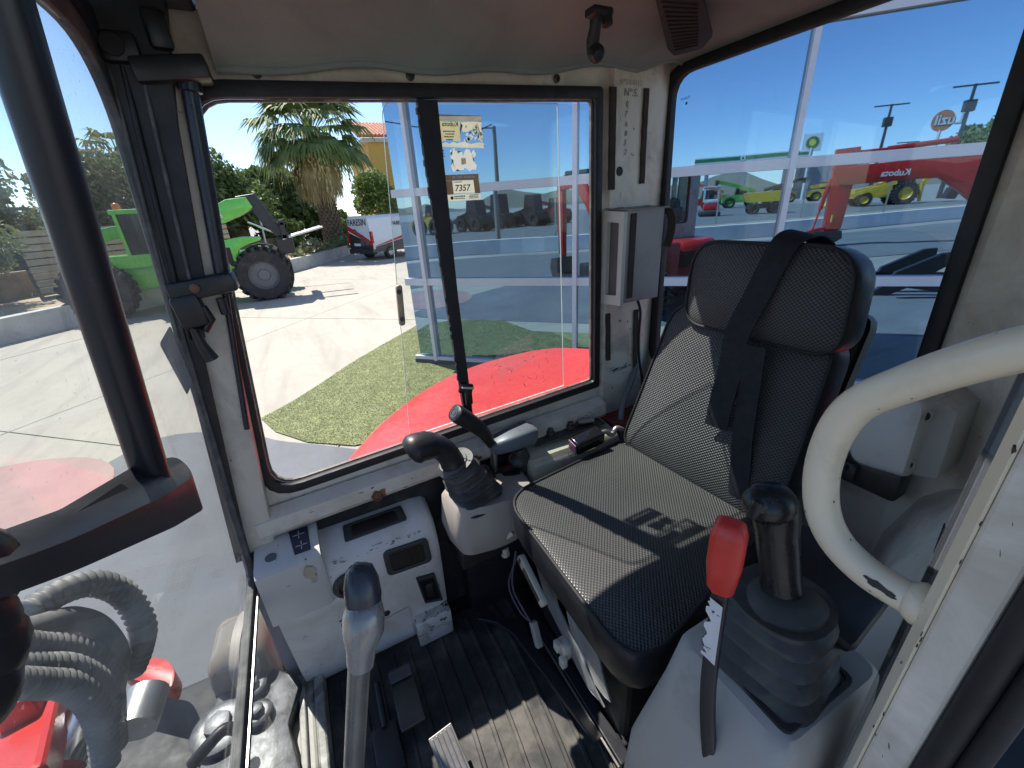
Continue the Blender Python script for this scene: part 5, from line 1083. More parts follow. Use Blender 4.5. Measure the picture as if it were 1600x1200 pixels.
# ---------------------------------------------------------------- trees
BARK = pm('bark', (.10, .075, .05), .9, var=.3, vs=8, bs=25, bst=.8, bd=.02)
LEAF = [leafm('leaf_dark', (.075, .12, .036), (.18, .25, .085)), leafm('leaf_olive', (.15, .18, .08), (.30, .33, .17)), leafm('leaf_bright', (.10, .17, .03), (.24, .32, .09))]
def tree(label, x, y, h, r, mat, seed, n=2600, group=None, z0=.38, cat='tree', sq=1.0, ls=.20):
    rr = random.Random(seed); t = empty('leafy_tree', (x, y, z0), label, cat, group); th = h-r*1.25*sq
    b = nb(); top = Vector((x+rr.uniform(-.3, .3), y+rr.uniform(-.3, .3), z0+max(.6, th)))
    tube(b, [(x, y, z0-.1), (x+.05, y, z0+th*.5), top], [.05*h**.7, .04*h**.7, .03*h**.7], 8)
    cl = []
    for k in range(22):
        a = rr.uniform(0, 6.28); e = rr.uniform(-.35, 1.3); d = Vector((math.cos(a)*math.cos(e), math.sin(a)*math.cos(e), math.sin(e)*sq)); q = rr.uniform(.35, .85)
        c = Vector((x, y, z0+h-r*sq))+d*r*q; cl.append((c, r*rr.uniform(.28, .42)))
        if k < 8: tube(b, [top-Vector((0, 0, .2)), top.lerp(c, .5)+Vector((0, 0, .1)), c], [.02*h**.7, .012*h**.7, .01], 5)
    fixn(b); obj('trunk', b, BARK, t, smooth=60)
    b = nb()
    for _ in range(n):
        c, cr = cl[int(rr.random()*len(cl))]; u = Vector((rr.gauss(0, 1), rr.gauss(0, 1), rr.gauss(0, 1))).normalized()*cr*rr.random()**.35*1.12; p = c+u
        d = Vector((rr.gauss(0, 1), rr.gauss(0, 1), rr.gauss(.3, .7))).normalized(); s = d.orthogonal().normalized(); s = (s+d.cross(s)*rr.uniform(-1, 1)).normalized(); f = d.cross(s); q = ls*rr.uniform(.6, 1.5)
        b.faces.new([b.verts.new(p-s*q), b.verts.new(p-f*q*.45+s*q*.1), b.verts.new(p+s*q), b.verts.new(p+f*q*.45-s*q*.1)])
    obj('crown', b, mat, t); return t
tree('dark rounded tree directly behind the green telehandler boom', 28.5, 2.6, 5.0, 2.5, LEAF[0], 1, 13000, 'trees behind the yard', ls=.13)
tree('large dark tree just left of the palm crown', 32.0, .2, 4.4, 2.1, LEAF[0], 2, 7200, 'trees behind the yard')
tree('pale olive tree seen through the windscreen above the telehandler cab', 26.0, 7.0, 4.7, 2.3, LEAF[1], 3, 13000, 'trees behind the yard', ls=.12)
tree('olive tree left of the black grab tube', 16.5, 8.2, 3.6, 2.0, LEAF[1], 4, 14000, 'trees behind the yard', ls=.085)
tree('wide olive tree behind the black grab tube', 22.0, 9.5, 4.4, 2.3, LEAF[1], 5, 13000, 'trees behind the yard', ls=.11)
tree('bright green shrub tree beside the yellow house, right of the palm', 30.5, -6.0, 4.6, 2.0, LEAF[2], 6, 11000, 'trees behind the yard', 0, ls=.12)
tree('dark hedge tree low behind the palm trunk', 31.5, -2.4, 2.4, 1.6, LEAF[0], 7, 5200, 'trees behind the yard')
tree('yellow-green bush at the foot of the palm crown, left side', 34, -1.6, 4.6, 1.5, LEAF[2], 8, 4000, 'trees behind the yard')
tree('low hedge under the shed roof', 29.5, .3, 2.0, 1.6, LEAF[0], 9, 4400, 'trees behind the yard')
for k in range(7):
    x, y = 21.6+.75*k, -.2-.45*k
    tree('%s small grey-green bush on the planting bed, counting from the telehandler' % ('first', 'second', 'third', 'fourth', 'fifth', 'sixth', 'seventh')[k], x, y, .55+.15*(k % 3), .42, LEAF[1], 20+k, 260, 'bushes on the planting bed', .38, 'bush', 1, .07)
# palm
PX = Vector((26.3, -2.35, .3)); PT = empty('fan_palm', tuple(PX), 'tall fan palm with shaggy dead fronds and rough trunk in the yard', 'palm')
b = nb(); rr = random.Random(11); L = []
for i in range(24):
    t = i/23; c = PX+Vector((-.10*t, .12*t*t, 4.9*t)); rad = .52-.16*t+(.10 if i < 2 else 0); L.append([c+Vector((math.cos(k*2*math.pi/18)*rad, math.sin(k*2*math.pi/18)*rad, 0)) for k in range(18)])
loft(b, L); fixn(b); TRK = obj('trunk', b, BARK, PT, smooth=60)
SCL = pm('palm_boot', (.17, .125, .085), .9, var=.35, vs=6)
b = nb()
for i in range(30):
    for k in range(13):
        t = (i+.5)/30; a = (k+.5*(i % 2))*2*math.pi/13; rad = .53-.16*t; c = PX+Vector((-.10*t, .12*t*t, 4.9*t))
        d = Vector((math.cos(a), math.sin(a), 0)); s = Vector((-d.y, d.x, 0)); p = c+d*rad
        vs = [b.verts.new(p-s*.12), b.verts.new(p+s*.12), b.verts.new(p+d*.09+Vector((0, 0, .17))), b.verts.new(p+d*.0+Vector((0, 0, .20)))]
        b.faces.new((vs[0], vs[1], vs[2])); b.faces.new((vs[1], vs[3], vs[2])); b.faces.new((vs[3], vs[0], vs[2]))
obj('trunk_scale', b, SCL, PT, kind='stuff')
pc_ = PX+Vector((-.1, .12, 5.0))
def frond(b, o, a, e, ln, droop, nl=13, wid=.055, spread=1.15, fan=.95):
    d0 = Vector((math.cos(a)*math.cos(e), math.sin(a)*math.cos(e), math.sin(e))); pts = []; p = o.copy(); d = d0.copy()
    for k in range(6):
        pts.append(p.copy()); p = p+d*ln/5; d = (d+Vector((0, 0, -droop*.16))).normalized()
    s0 = d0.cross(Vector((0, 0, 1))).normalized()
    for q, w_ in zip(range(5), (.045, .04, .035, .03, .03)): b.faces.new([b.verts.new(pts[q]-s0*w_), b.verts.new(pts[q]+s0*w_), b.verts.new(pts[q+1]+s0*w_*.9), b.verts.new(pts[q+1]-s0*w_*.9)])
    tip = pts[-1]; dd = d; s = dd.cross(Vector((0, 0, 1))).normalized(); u = s.cross(dd).normalized()
    for k in range(nl):
        f = (k/(nl-1)-.5)*2; g = (dd*math.cos(f*spread)+s*math.sin(f*spread)).normalized(); lf = fan*(1-.25*abs(f))*rr.uniform(.85, 1.1)
        m1 = tip+g*lf*.55+u*.05-Vector((0, 0, .10*droop*lf)); e1 = tip+g*lf-Vector((0, 0, (.28+.3*droop)*lf*rr.uniform(.7, 1.4))); sw_ = g.cross(u).normalized()*wid
        b.faces.new([b.verts.new(tip), b.verts.new(m1+sw_), b.verts.new(e1), b.verts.new(m1-sw_)])
b = nb()
for k in range(84):
    a = k*2.399; e = 1.40-1.45*(k/84)**.9+rr.uniform(-.1, .1); frond(b, pc_+Vector((0, 0, .25)), a, e, rr.uniform(1.6, 2.3), .40+.35*(k/84), 17, .075, 1.3, 1.35)
obj('crown', b, leafm('palm_green', (.085, .14, .04), (.21, .27, .085), .3, 1.5), PT)
b = nb()
for k in range(90):
    a = k*2.399+1; e = -.25-.75*rr.random(); frond(b, pc_+Vector((0, 0, .15)), a, e, rr.uniform(.9, 1.4), 1.5, 13, .06, .8, 1.0)
obj('dead_fronds', b, leafm('palm_dead', (.30, .25, .11), (.52, .43, .22), .3, 1.5), PT)
b = nb()
for k in range(150):
    a = rr.uniform(0, 6.28); d = Vector((math.cos(a), math.sin(a), 0)); r0 = rr.uniform(.9, 2.5); o = pc_+d*r0+Vector((0, 0, rr.uniform(-.4, .6))); s = Vector((-d.y, d.x, 0)); ln = rr.uniform(1.0, 2.2); n_ = 7
    for q in range(n_):
        z0_, z1_ = -ln*q/n_, -ln*(q+1)/n_; j = rr.uniform(-.08, .08); w_ = rr.uniform(.02, .06)
        b.faces.new([b.verts.new(o+s*(j-w_)+Vector((0, 0, z0_))), b.verts.new(o+s*(j+w_)+Vector((0, 0, z0_))), b.verts.new(o+s*(j*.5)+d*.05+Vector((0, 0, z1_)))])
obj('flower_strands', b, leafm('palm_strand', (.42, .34, .15), (.62, .52, .28), .3, 2), PT, kind='stuff')
# a second palm crown over the far trees on the left
PX2 = Vector((29.0, 6.3, .3)); P2 = empty('fan_palm', tuple(PX2), 'distant palm top above the olive trees, seen through the windscreen', 'palm')
b = nb(); tube(b, [PX2, PX2+Vector((0, 0, 4.6))], [.3, .22], 8); fixn(b); obj('trunk', b, SCL, P2)
b = nb()
for k in range(40): frond(b, PX2+Vector((0, 0, 4.6)), k*2.399, 1.3-1.6*k/40, 1.3, .9, 11, .06, 1.1, 1.0)
obj('crown', b, MATS['palm_green'], P2)
# yellow house
HO = empty('yellow_house', (40, -12, 0), 'ochre yellow house with terracotta tiled roof behind the palm', 'house'); YW = pm('ochre_render', (.60, .36, .09), .85, var=.06)
b = nb(); bx(b, (36, -6.9, 0), (45, -24, 6.9)); obj('wall', b, YW, HO)
b = nb(); bx(b, (35.6, -6.5, 6.88), (45.4, -24.4, 7.12)); obj('eaves', b, pm('cream_eaves', (.6, .52, .4), .8), HO)
b = nb(); L = []
RT = pm('terracotta', (.40, .16, .09), .8, var=.3, vs=4)
prism(b, [Vector((35.4, -6.2, 7.12)), Vector((35.4, -24.5, 7.12)), Vector((40.4, -24.5, 8.7)), Vector((40.4, -6.2, 8.7))], (0, 0, .06)); fixn(b); RF_ = obj('roof', b, RT, HO)
for k in range(24):
    y = -6.35-.27*k; b = nb(); tube(b, [(35.3, y, 7.24), (40.3, y, 8.82)], .11, 7); fixn(b); obj('tile_row', b, RT, RF_, smooth=60)
b = nb(); bx(b, (35.94, -7.2, .6), (36, -9.2, 2.4)); obj('shutter', b, pm('beige_shutter', (.55, .5, .42), .7), HO)
b = nb(); bx(b, (35.96, -10.5, 3.9), (36, -12, 5.6)); obj('window', b, plain('house_glass', (.03, .04, .05), .1), HO)
# shed with corrugated roof and slatted fence
SH = empty('shed', (27, 4, .4), 'long low shed with white corrugated roof edge behind the telehandler', 'shed')
b = nb(); A, Bv = Vector((19.2, 12.4, 2.62)), Vector((31.4, .2, 2.62)); dv = (Bv-A).normalized(); nv = Vector((-dv.y, dv.x, 0))
if nv.x < 0: nv = -nv
prism(b, [A, Bv, Bv+nv*3+Vector((0, 0, .35)), A+nv*3+Vector((0, 0, .35))], (0, 0, .08)); fixn(b); SR = obj('roof', b, pm('pale_roof', (.6, .6, .6), .6), SH)
for k in range(44):
    p = A+dv*(.2+.39*k); b = nb(); bar(b, p+Vector((0, 0, .11)), p+nv*3+Vector((0, 0, .46)), .12, .06); obj('roof_rib', b, MATS['pale_roof'], SR)
for k in range(6):
    p = A+dv*(.3+3.3*k); b = nb(); bar(b, p+Vector((0, 0, -2.3)), p, .12, .12); obj('post', b, STEEL, SH)
b = nb(); prism(b, [A+nv*2.6+Vector((0, 0, -2.3)), Bv+nv*2.6+Vector((0, 0, -2.3)), Bv+nv*2.6+Vector((0, 0, .25)), A+nv*2.6+Vector((0, 0, .25))], nv*.1); fixn(b); obj('back_wall', b, pm('shed_wall', (.16, .14, .12), .9, var=.2), SH)
FE = empty('slat_fence', (20.5, 3.9, .4), 'beige horizontal slat fence behind the green telehandler', 'fence')
fa, fb_ = Vector((17.6, 6.9, .45)), Vector((22.6, 2.2, .45))
for k in range(9):
    b = nb(); bar(b, fa+Vector((0, 0, .1+.20*k)), fb_+Vector((0, 0, .1+.20*k)), .04, .16); obj('slat', b, pm('fence_wood', (.42, .35, .25), .8, var=.1) if k == 0 else MATS['fence_wood'], FE)
for k in range(4):
    p = fa.lerp(fb_, k/3); b = nb(); bar(b, p+Vector((.05, .05, -.1)), p+Vector((.05, .05, 1.95)), .08, .08); obj('post', b, STEELD, FE)
b = nb(); cyl(b, (24.6, 1.0, .3), (24.9, .9, 3.0), .05, 8); obj('leaning_pole', b, STEEL, None, 'thin grey leaning pole left of the palm trunk', 'pole')
# overhead cable
b = nb(); tube(b, smooth_path([(38, 26, 20.2), (30, 16, 16.0), (26, 7.5, 14.2), (24, 2, 13.8)], 6), .035, 5); obj('overhead_cable', b, INK, None, 'thin dark cable crossing the sky at top left', 'cable')
# ================================================================== green telehandler
TG = empty('telehandler', (14.4, 2.4, 0), 'lime green telehandler with black boom head and forks parked across the yard', 'telehandler')
GRN = pm('lime_green', (.13, .50, .065), .3, var=.05, coat=.4, bst=.05)
RIMD = pm('rim_dark', (.14, .145, .155), .45)
for x in (14.0, 15.9):
    for y in (.80, 4.45): wheel((x, y, .70), (1, 0, 0), .70, .46, TG, RIMD)
b = nb(); loft(b, [rpoly([Vector((13.9, y, z)) for y, z in ((1.60, .72), (1.42, 1.02), (1.22, 1.44), (.95, 1.55), (.65, 1.62), (.62, 1.70), (1.10, 1.74), (2.05, 1.62), (2.3, .80), (2.0, .62))], .05, 3), rpoly([Vector((14.35, y, z)) for y, z in ((1.60, .72), (1.42, 1.02), (1.22, 1.44), (.95, 1.55), (.65, 1.62), (.62, 1.70), (1.10, 1.74), (2.05, 1.62), (2.3, .80), (2.0, .62))], .05, 3)]); fixn(b); bevel_all(b, .03); FND = obj('front_fender', b, GRN, TG, smooth=40)
b = nb(); prism(b, rpoly([Vector((13.885, y, z)) for y, z in ((1.42, 1.50), (1.72, 1.48), (1.50, 1.0), (1.42, 1.05))], .02, 3), (.02, 0, 0)); fixn(b); obj('fender_grille', b, INK, FND)
b = text_bm('7', (13.882, 2.0, .78), Vector((0, -1, 0)), Zu, .26, .003, bold=.004); obj('fender_number', b, INK, FND)
b = nb(); box(b, (14.95, 2.7, 1.02), (1.0, 4.4, .62), None, .06); bx(b, (14.25, 1.9, .62), (15.65, 4.9, 1.25), .06); obj('chassis', b, GRN, TG, smooth=40)
b = nb(); loft(b, [rpoly([Vector((x, y, z)) for x, y in ((14.05, 2.6), (14.95, 2.6), (14.95, 4.2), (14.05, 4.2))], .08, 3) for z in (1.2, 1.5)]); fixn(b); obj('engine_cover', b, GRN, TG, smooth=40)
b = nb(); loft(b, [rpoly([Vector((x, y, z)) for x, y in ((14.1, 2.3+d), (14.9, 2.3+d), (14.9, 3.6), (14.1, 3.6))], .08, 3) for z, d in ((1.2, 0), (1.75, 0), (2.45, .35))]); fixn(b); CABT = obj('cab', b, plain('cab_glass_dark', (.02, .03, .035), .08), TG, smooth=40)
b = nb(); bx(b, (14.05, 2.55, 2.45), (14.95, 3.7, 2.56), .03); obj('cab_roof', b, GRN, CABT, smooth=40)
for y, d in ((2.3, .35), (3.6, 0)):
    for x in (14.08, 14.92): b = nb(); bar(b, (x, y, 1.2), (x, y, 1.75), .07, .07); bar(b, (x, y, 1.75), (x, y+d, 2.48), .07, .07); obj('cab_pillar', b, GRN, CABT)
b = nb(); lathe(b, (14.3, 3.55, 2.56), (0, 0, 1), ((.09, 0), (.09, .05), (.07, .13), (.02, .16)), 12); fixn(b); obj('beacon', b, pm('amber', (.8, .22, .03), .3), TG, smooth=50)
b = nb(); prism(b, [Vector((15.25, y, z)) for y, z in ((5.0, 1.75), (5.0, 2.05), (1.35, 2.62), (1.30, 2.22))], (.38, 0, 0)); fixn(b); bevel_all(b, .03); obj('boom', b, GRN, TG, smooth=40)
b = nb(); prism(b, [Vector((14.05, y, z)) for y, z in ((1.75, 2.42), (1.20, 2.68), (.72, 2.72), (.62, 2.45), (.95, 2.28), (1.45, 2.10), (1.75, 2.15))], (.75, 0, 0)); fixn(b); bevel_all(b, .03); BH = obj('boom_head', b, GRN, TG, smooth=40)
b = text_bm('6', (14.045, 1.45, 2.24), Vector((0, -1, .1)), Zu, .16, .002); obj('head_decal', b, LETW, BH)
b = nb(); prism(b, [Vector((14.15, y, z)) for y, z in ((.98, 2.74), (.50, 2.80), (.22, 2.20), (.00, 1.72), (.22, 1.66), (.52, 2.05), (.68, 2.45))], (.5, 0, 0)); fixn(b); bevel_all(b, .02); obj('tilt_link', b, BLACKS, TG)
b = nb(); cyl(b, (14.25, .42, 2.2), (14.25, .12, 1.75), .05, 10); cyl(b, (14.25, .85, 2.1), (14.25, .1, 1.7), .035, 10); obj('tilt_cylinder', b, CHROME, TG, smooth=40)
b = nb(); bx(b, (14.0, .12, 1.60), (15.6, -.06, 1.72), .02); bx(b, (14.0, .10, 1.95), (15.6, -.04, 2.05), .02)
for x in (14.0, 14.8, 15.5): bx(b, (x, .10, 1.6), (x+.08, -.02, 2.1), .01)
bx(b, (14.05, .3, 1.2), (14.6, -.15, 1.62), .03); obj('fork_carriage', b, BLACKS, TG)
for x in (14.02, 14.95):
    b = nb(); box(b, (x+.05, -.45, 1.72), (.11, 1.15, .05), axes_rot((1, 0, 0), (0, 1, -.22)), .01); obj('fork', b, pm('fork_steel', (.6, .6, .58), .4, .3) if x < 14.5 else MATS['fork_steel'], TG)
# ================================================================== wrapped van
VN = empty('van', (22, -4, 0), 'white, red and black liveried van seen from its rear corner in front of the palm', 'van')
vr, vl = Vector((23.35, -2.78, 0)), Vector((20.6, -4.15, 0)); va = (vl-vr).normalized(); vw = 1.95
va = Vector((-.90, -.435, 0)).normalized(); vb = Vector((.40, -.917, 0)).normalized(); vo = Vector((23.05, -2.72, 0))
def vp(a, l, z): return vo+va*a+vb*l+Vector((0, 0, z))
VWH = pm('van_white', (.72, .73, .75), .25, var=.02, coat=.5, bst=0); VBK = pm('van_black', (.02, .021, .025), .3, var=.1, coat=.4, bst=0); VRD = plain('van_red', (.55, .02, .025), .3)
sec = lambda l, i: rpoly([vp(.02+i, l, .35), vp(vw-.02-i, l, .35), vp(vw-i, l, .95), vp(vw-.10-i, l, 1.90), vp(vw-.28-i, l, 2.02), vp(.28+i, l, 2.02), vp(.10+i, l, 1.90), vp(0+i, l, .95)], .06, 3)
b = nb(); loft(b, [sec(.0, .05), sec(.10, 0), sec(3.2, 0), sec(3.9, .02)]); fixn(b); VB = obj('body', b, VWH, VN, smooth=40)
b = nb(); loft(b, [rpoly([vp(.05, l, .35), vp(vw-.05, l, .35), vp(vw-.05, l, h), vp(.05, l, h)], .05, 3) for l, h in ((3.9, 1.85), (4.5, 1.2), (5.0, .95))]); fixn(b); obj('front', b, VWH, VN, smooth=40)
def vpoly(name, pts, mat, side=False):
    bb = nb(); f = bb.faces.new([bb.verts.new((vp(x, -.006, z) if not side else vp(-.006, x, z))) for x, z in pts]); bmesh.ops.triangulate(bb, faces=[f]); return obj(name, bb, mat, VB)
vpoly('rear_livery_black', ((.06, .36), (1.88, .36), (1.93, .72), (.04, 1.30), (.03, .9)), VBK)
bb = nb(); f = bb.faces.new([bb.verts.new(vp(x, -.010, z)) for x, z in ((.04, 1.40), (1.0, 1.02), (1.94, .62), (1.94, .82), (1.2, 1.18), (.05, 1.62))]); bmesh.ops.triangulate(bb, faces=[f]); obj('rear_livery_red', bb, VRD, VB)
b = text_bm('FARESIN', vp(.16, -.012, 1.60), va, Zu, .40, .0, shear=.15, bold=.006); obj('rear_lettering', b, INK, VB)
b = nb()
for x in (1.0, 1.35):
    pts = [vp(x, -.014, .70), vp(x+.25, -.014, .66), vp(x+.28, -.014, .85), vp(x+.05, -.014, .98)]; b.faces.new([b.verts.new(p) for p in pts])
pts = [vp(.55, -.014, 1.42), vp(.7, -.014, 1.46), vp(1.25, -.014, .98), vp(1.15, -.014, .93)]; b.faces.new([b.verts.new(p) for p in pts]); obj('machine_print', b, plain('print_grey', (.12, .12, .13), .4), VB)
b = nb(); prism(b, rpoly([vp(.0, -.08, .30), vp(vw, -.08, .30), vp(vw, -.08, .52), vp(0, -.08, .52)], .04, 3), vb*.2); fixn(b); obj('rear_bumper', b, VBK, VN, smooth=40)
b = nb(); prism(b, [vp(.42, -.018, .66), vp(.95, -.018, .66), vp(.95, -.018, .78), vp(.42, -.018, .78)], vb*.006); fixn(b); obj('number_plate', b, LETW, VN)
for x in (.02, vw-.13):
    b = nb(); prism(b, rpoly([vp(x, -.03, .80), vp(x+.12, -.03, .80), vp(x+.12, -.03, 1.32), vp(x, -.03, 1.32)], .02, 3), vb*.10); fixn(b); obj('tail_light', b, plain('tail_red', (.45, .01, .015), .15) if x < 1 else MATS['tail_red'], VN, smooth=40)
for a_ in (.10, vw-.10):
    for l in (.95, 3.9): wheel(vp(a_, l, .33), tuple(va), .33, .22, VN, STEEL)
def spoly(name, pts, mat, o=.006):
    bb = nb(); f = bb.faces.new([bb.verts.new(vp(vw+o-(.10*max(0, z-.95)/.95), x, z)) for x, z in pts]); bmesh.ops.triangulate(bb, faces=[f]); return obj(name, bb, mat, VB)
spoly('side_livery_black', ((.1, .38), (3.8, .38), (3.8, .9), (2.2, .95), (.1, .62)), VBK); spoly('side_livery_red', ((.1, .66), (1.6, 1.0), (2.4, 1.2), (2.3, 1.0), (1.2, .82), (.1, .64)), VRD, .009)
b = text_bm('FARESIN', vp(vw-.06, 1.2, 1.52), vb, Zu, .24, .02, shear=.15, bold=.005); obj('side_lettering', b, INK, VB)

# ================================================================== the far side of the yard: seen in the mirror glass
# pale roadside wall, dirt verge and the machine yard beyond
wp = smooth_path([Vector(p) for p in ((9, 12.5, 0), (2.8, 12.45, 0), (-1.3, 11.3, 0), (-4.3, 9.5, 0), (-10.6, 6.7, 0), (-14.6, 5.5, 0), (-20.1, 4.3, 0), (-27, 2.8, 0), (-45, -1.5, 0))], 3)
obj('roadside_wall', wall_along(wp, -.28, .62), pm('pale_blue_white_wall', (.70, .73, .74), .8, var=.08, vs=1.5), None, 'long pale roadside wall reflected across the mirror glass', 'wall')
pv = []
for i, p in enumerate(wp):
    t = (wp[min(i+1, len(wp)-1)]-wp[max(i-1, 0)]).normalized(); pv.append((p, Vector((t.y, -t.x, 0))))
sg = 1 if pv[10][1].y > 0 else -1
flat('dirt_verge', [p+s*sg*.3 for p, s in pv]+[p+s*sg*9 for p, s in pv[::-1]], .006, pm('dirt', (.33, .27, .18), .95, var=.2, vs=1, bs=8, bst=.5, bd=.03))
flat('machine_yard', [p+s*sg*9 for p, s in pv]+[p+s*sg*70 for p, s in pv[::-1]], .006, conc('yard_asphalt', (.17, .17, .165), .12))
flat('road', [p-s*sg*1.2 for p, s in pv]+[p-s*sg*7.5 for p, s in pv[::-1]], .005, conc('road_asphalt', (.16, .165, .165), .08))
YEL = pm('plant_yellow', (.62, .42, .03), .4, var=.1); DRK = pm('machine_dark', (.03, .03, .033), .5); LGR = pm('pale_grey', (.5, .52, .54), .5); ORG = pm('faded_orange', (.45, .17, .07), .5); GRN2 = pm('tractor_green', (.12, .36, .06), .4)
def lbox(b, o, rz, c, s, bev=0, taper=None):
    M = Matrix.Rotation(rz, 3, 'Z'); return box(b, Vector(o)+M @ Vector(c), s, M, bev, 2, taper)
def lpt(o, rz, p): return Vector(o)+Matrix.Rotation(rz, 3, 'Z') @ Vector(p)
def lprism(b, o, rz, prof, y0, y1):
    prism(b, [lpt(o, rz, (x, y0, z)) for x, z in prof], lpt((0, 0, 0), rz, (0, y1-y0, 0))); return fixn(b)
def wheels(o, rz, spots, par, rimm=None):
    ax = tuple(lpt((0, 0, 0), rz, (0, 1, 0)))
    for x, y, r, w_ in spots: wheel(lpt(o, rz, (x, y, r)), ax, r, w_, par, rimm or DRK)
def along(rz_px): return rz_px
FA = math.atan2(-FD_.y, -FD_.x)            # local +x runs to the right in the mirror image
# yellow backhoe loader
o = Vector((-43.2, 14.2, 0)); T = empty('backhoe_loader', tuple(o), 'yellow backhoe loader with big yellow wheel rims reflected behind the red boom', 'loader')
wheels(o, FA, ((0, -.9, .95, .5), (0, .9, .95, .5), (-2.9, -.85, .6, .35), (-2.9, .85, .6, .35)), T, YEL)
b = nb(); lprism(b, o, FA, ((-3.6, .7), (-3.6, 1.5), (-1.0, 1.75), (.6, 1.5), (.6, .7)), -.55, .55); obj('chassis', b, YEL, T)
b = nb(); lprism(b, o, FA, ((-.9, 1.6), (-1.1, 3.0), (.5, 3.0), (.7, 1.5)), -.75, .75); obj('cab', b, DRK, T)
b = nb(); lbox(b, o, FA, (-.3, 0, 3.08), (1.9, 1.6, .14), .04); obj('cab_roof', b, YEL, T)
b = nb(); bar(b, lpt(o, FA, (-.8, -.9, 1.9)), lpt(o, FA, (-4.6, -.9, .8)), .25, .28); bar(b, lpt(o, FA, (-.8, .9, 1.9)), lpt(o, FA, (-4.6, .9, .8)), .25, .28); obj('loader_arm', b, YEL, T)
b = nb(); lprism(b, o, FA, ((-4.5, 1.1), (-4.9, .2), (-5.6, .15), (-5.3, .35)), -1.15, 1.15); obj('loader_bucket', b, YEL, T)
b = nb(); bar(b, lpt(o, FA, (1.0, 0, .8)), lpt(o, FA, (2.6, 0, 3.4)), .3, .35); obj('rear_boom', b, YEL, T)
b = nb(); bar(b, lpt(o, FA, (2.6, 0, 3.4)), lpt(o, FA, (3.9, 0, 1.0)), .25, .28); obj('dipper', b, YEL, T)
b = nb(); lprism(b, o, FA, ((3.6, 1.2), (4.3, .9), (4.1, .2), (3.4, .3)), -.4, .4); obj('rear_bucket', b, DRK, T)
for y in (-.8, .8): b = nb(); bar(b, lpt(o, FA, (1.3, y, .2)), lpt(o, FA, (1.1, y, 1.8)), .22, .2); obj('stabiliser', b, YEL, T)
# yellow site dumper
o = Vector((-30.6, 18.5, 0)); T = empty('site_dumper', tuple(o), 'yellow site dumper with raised skip reflected above the pale wall', 'dumper')
wheels(o, FA, ((-.8, -.6, .42, .3), (-.8, .6, .42, .3), (.9, -.6, .42, .3), (.9, .6, .42, .3)), T)
b = nb(); lprism(b, o, FA, ((-1.3, 1.0), (-1.6, 1.75), (1.4, 1.85), (1.1, 1.0)), -.7, .7); obj('skip', b, YEL, T)
b = nb(); lbox(b, o, FA, (0, 0, .65), (2.3, .8, .4), .04); lbox(b, o, FA, (1.0, 0, 1.0), (.5, .6, .7), .05); obj('chassis', b, DRK, T)
# mini excavator with canopy
o = Vector((-27.3, 21.4, 0)); T = empty('mini_excavator', tuple(o), 'small red and white mini excavator with canopy reflected left of the yellow dumper', 'excavator')
for y in (-.55, .55): b = nb(); lbox(b, o, FA, (0, y, .22), (1.8, .3, .42), .15); obj('track', b, DRK, T, smooth=40)
b = nb(); lbox(b, o, FA, (.1, 0, .78), (1.3, 1.1, .55), .12); obj('hood', b, REDM, T, smooth=40)
b = nb(); lbox(b, o, FA, (.1, 0, 1.25), (1.1, 1.0, .35), .1); obj('upper_hood', b, LGR, T, smooth=40)
b = nb(); lbox(b, o, FA, (0, 0, 2.45), (1.3, 1.15, .1), .03); obj('canopy', b, LGR, T)
for x in (-.55, .55):
    for y in (-.5, .5): b = nb(); bar(b, lpt(o, FA, (x, y, 1.2)), lpt(o, FA, (x, y, 2.45)), .06, .06); obj('canopy_post', b, LGR, T)
b = nb(); lbox(b, o, FA, (0, 0, 1.6), (.5, .5, .7), .1); obj('driver_seat', b, DRK, T)
# green teleboom machine, old orange boom, yellow telehandlers, red tractor
def farm(name, o, label, cat, body, arm, dx, ang):
    T = empty(name, tuple(o), label, cat); wheels(o, FA, ((-1.2, -.9, .6, .4), (-1.2, .9, .6, .4), (1.4, -.9, .6, .4), (1.4, .9, .6, .4)), T, body)
    b = nb(); lprism(b, o, FA, ((-2.0, .6), (-2.1, 1.3), (-.8, 1.5), (2.1, 1.4), (2.2, .6)), -.7, .7); obj('chassis', b, body, T)
    b = nb(); lprism(b, o, FA, ((-.6, 1.4), (-.4, 2.4), (.6, 2.4), (.9, 1.4)), -.75, 0); obj('cab', b, DRK, T)
    b = nb(); bar(b, lpt(o, FA, (dx, .4, 1.8)), lpt(o, FA, (dx+4.6*math.cos(ang), .4, 1.8+4.6*math.sin(ang))), .35, .4); obj('boom', b, arm, T)
    b = nb(); lbox(b, o, FA, (dx+4.7*math.cos(ang), .4, 1.6+4.6*math.sin(ang)), (.3, 1.2, .7), .03); obj('carriage', b, DRK, T); return T
farm('telehandler', Vector((-44, 31, 0)), 'green telehandler with lowered boom reflected behind the mini excavator', 'telehandler', GRN2, GRN2, 1.6, 2.85)
farm('telehandler', Vector((-54, 43, 0)), 'faded orange telehandler farthest left in the reflected yard', 'telehandler', ORG, ORG, 1.2, 2.8)
farm('telehandler', Vector((-56, 34, 0)), 'dull ochre telehandler reflected beside the middle mullion', 'telehandler', pm('dull_ochre', (.35, .24, .07), .5), DRK, -1.8, .25)
farm('telehandler', Vector((-60, 30, 0)), 'bright yellow telehandler reflected right of the middle mullion', 'telehandler', YEL, YEL, -2.0, .12)
o = Vector((-37, 31, 0)); T = empty('tractor', tuple(o), 'small red tractor reflected at left edge of the machine row', 'tractor')
wheels(o, FA, ((-.9, -.7, .5, .3), (-.9, .7, .5, .3), (1.0, -.7, .7, .35), (1.0, .7, .7, .35)), T)
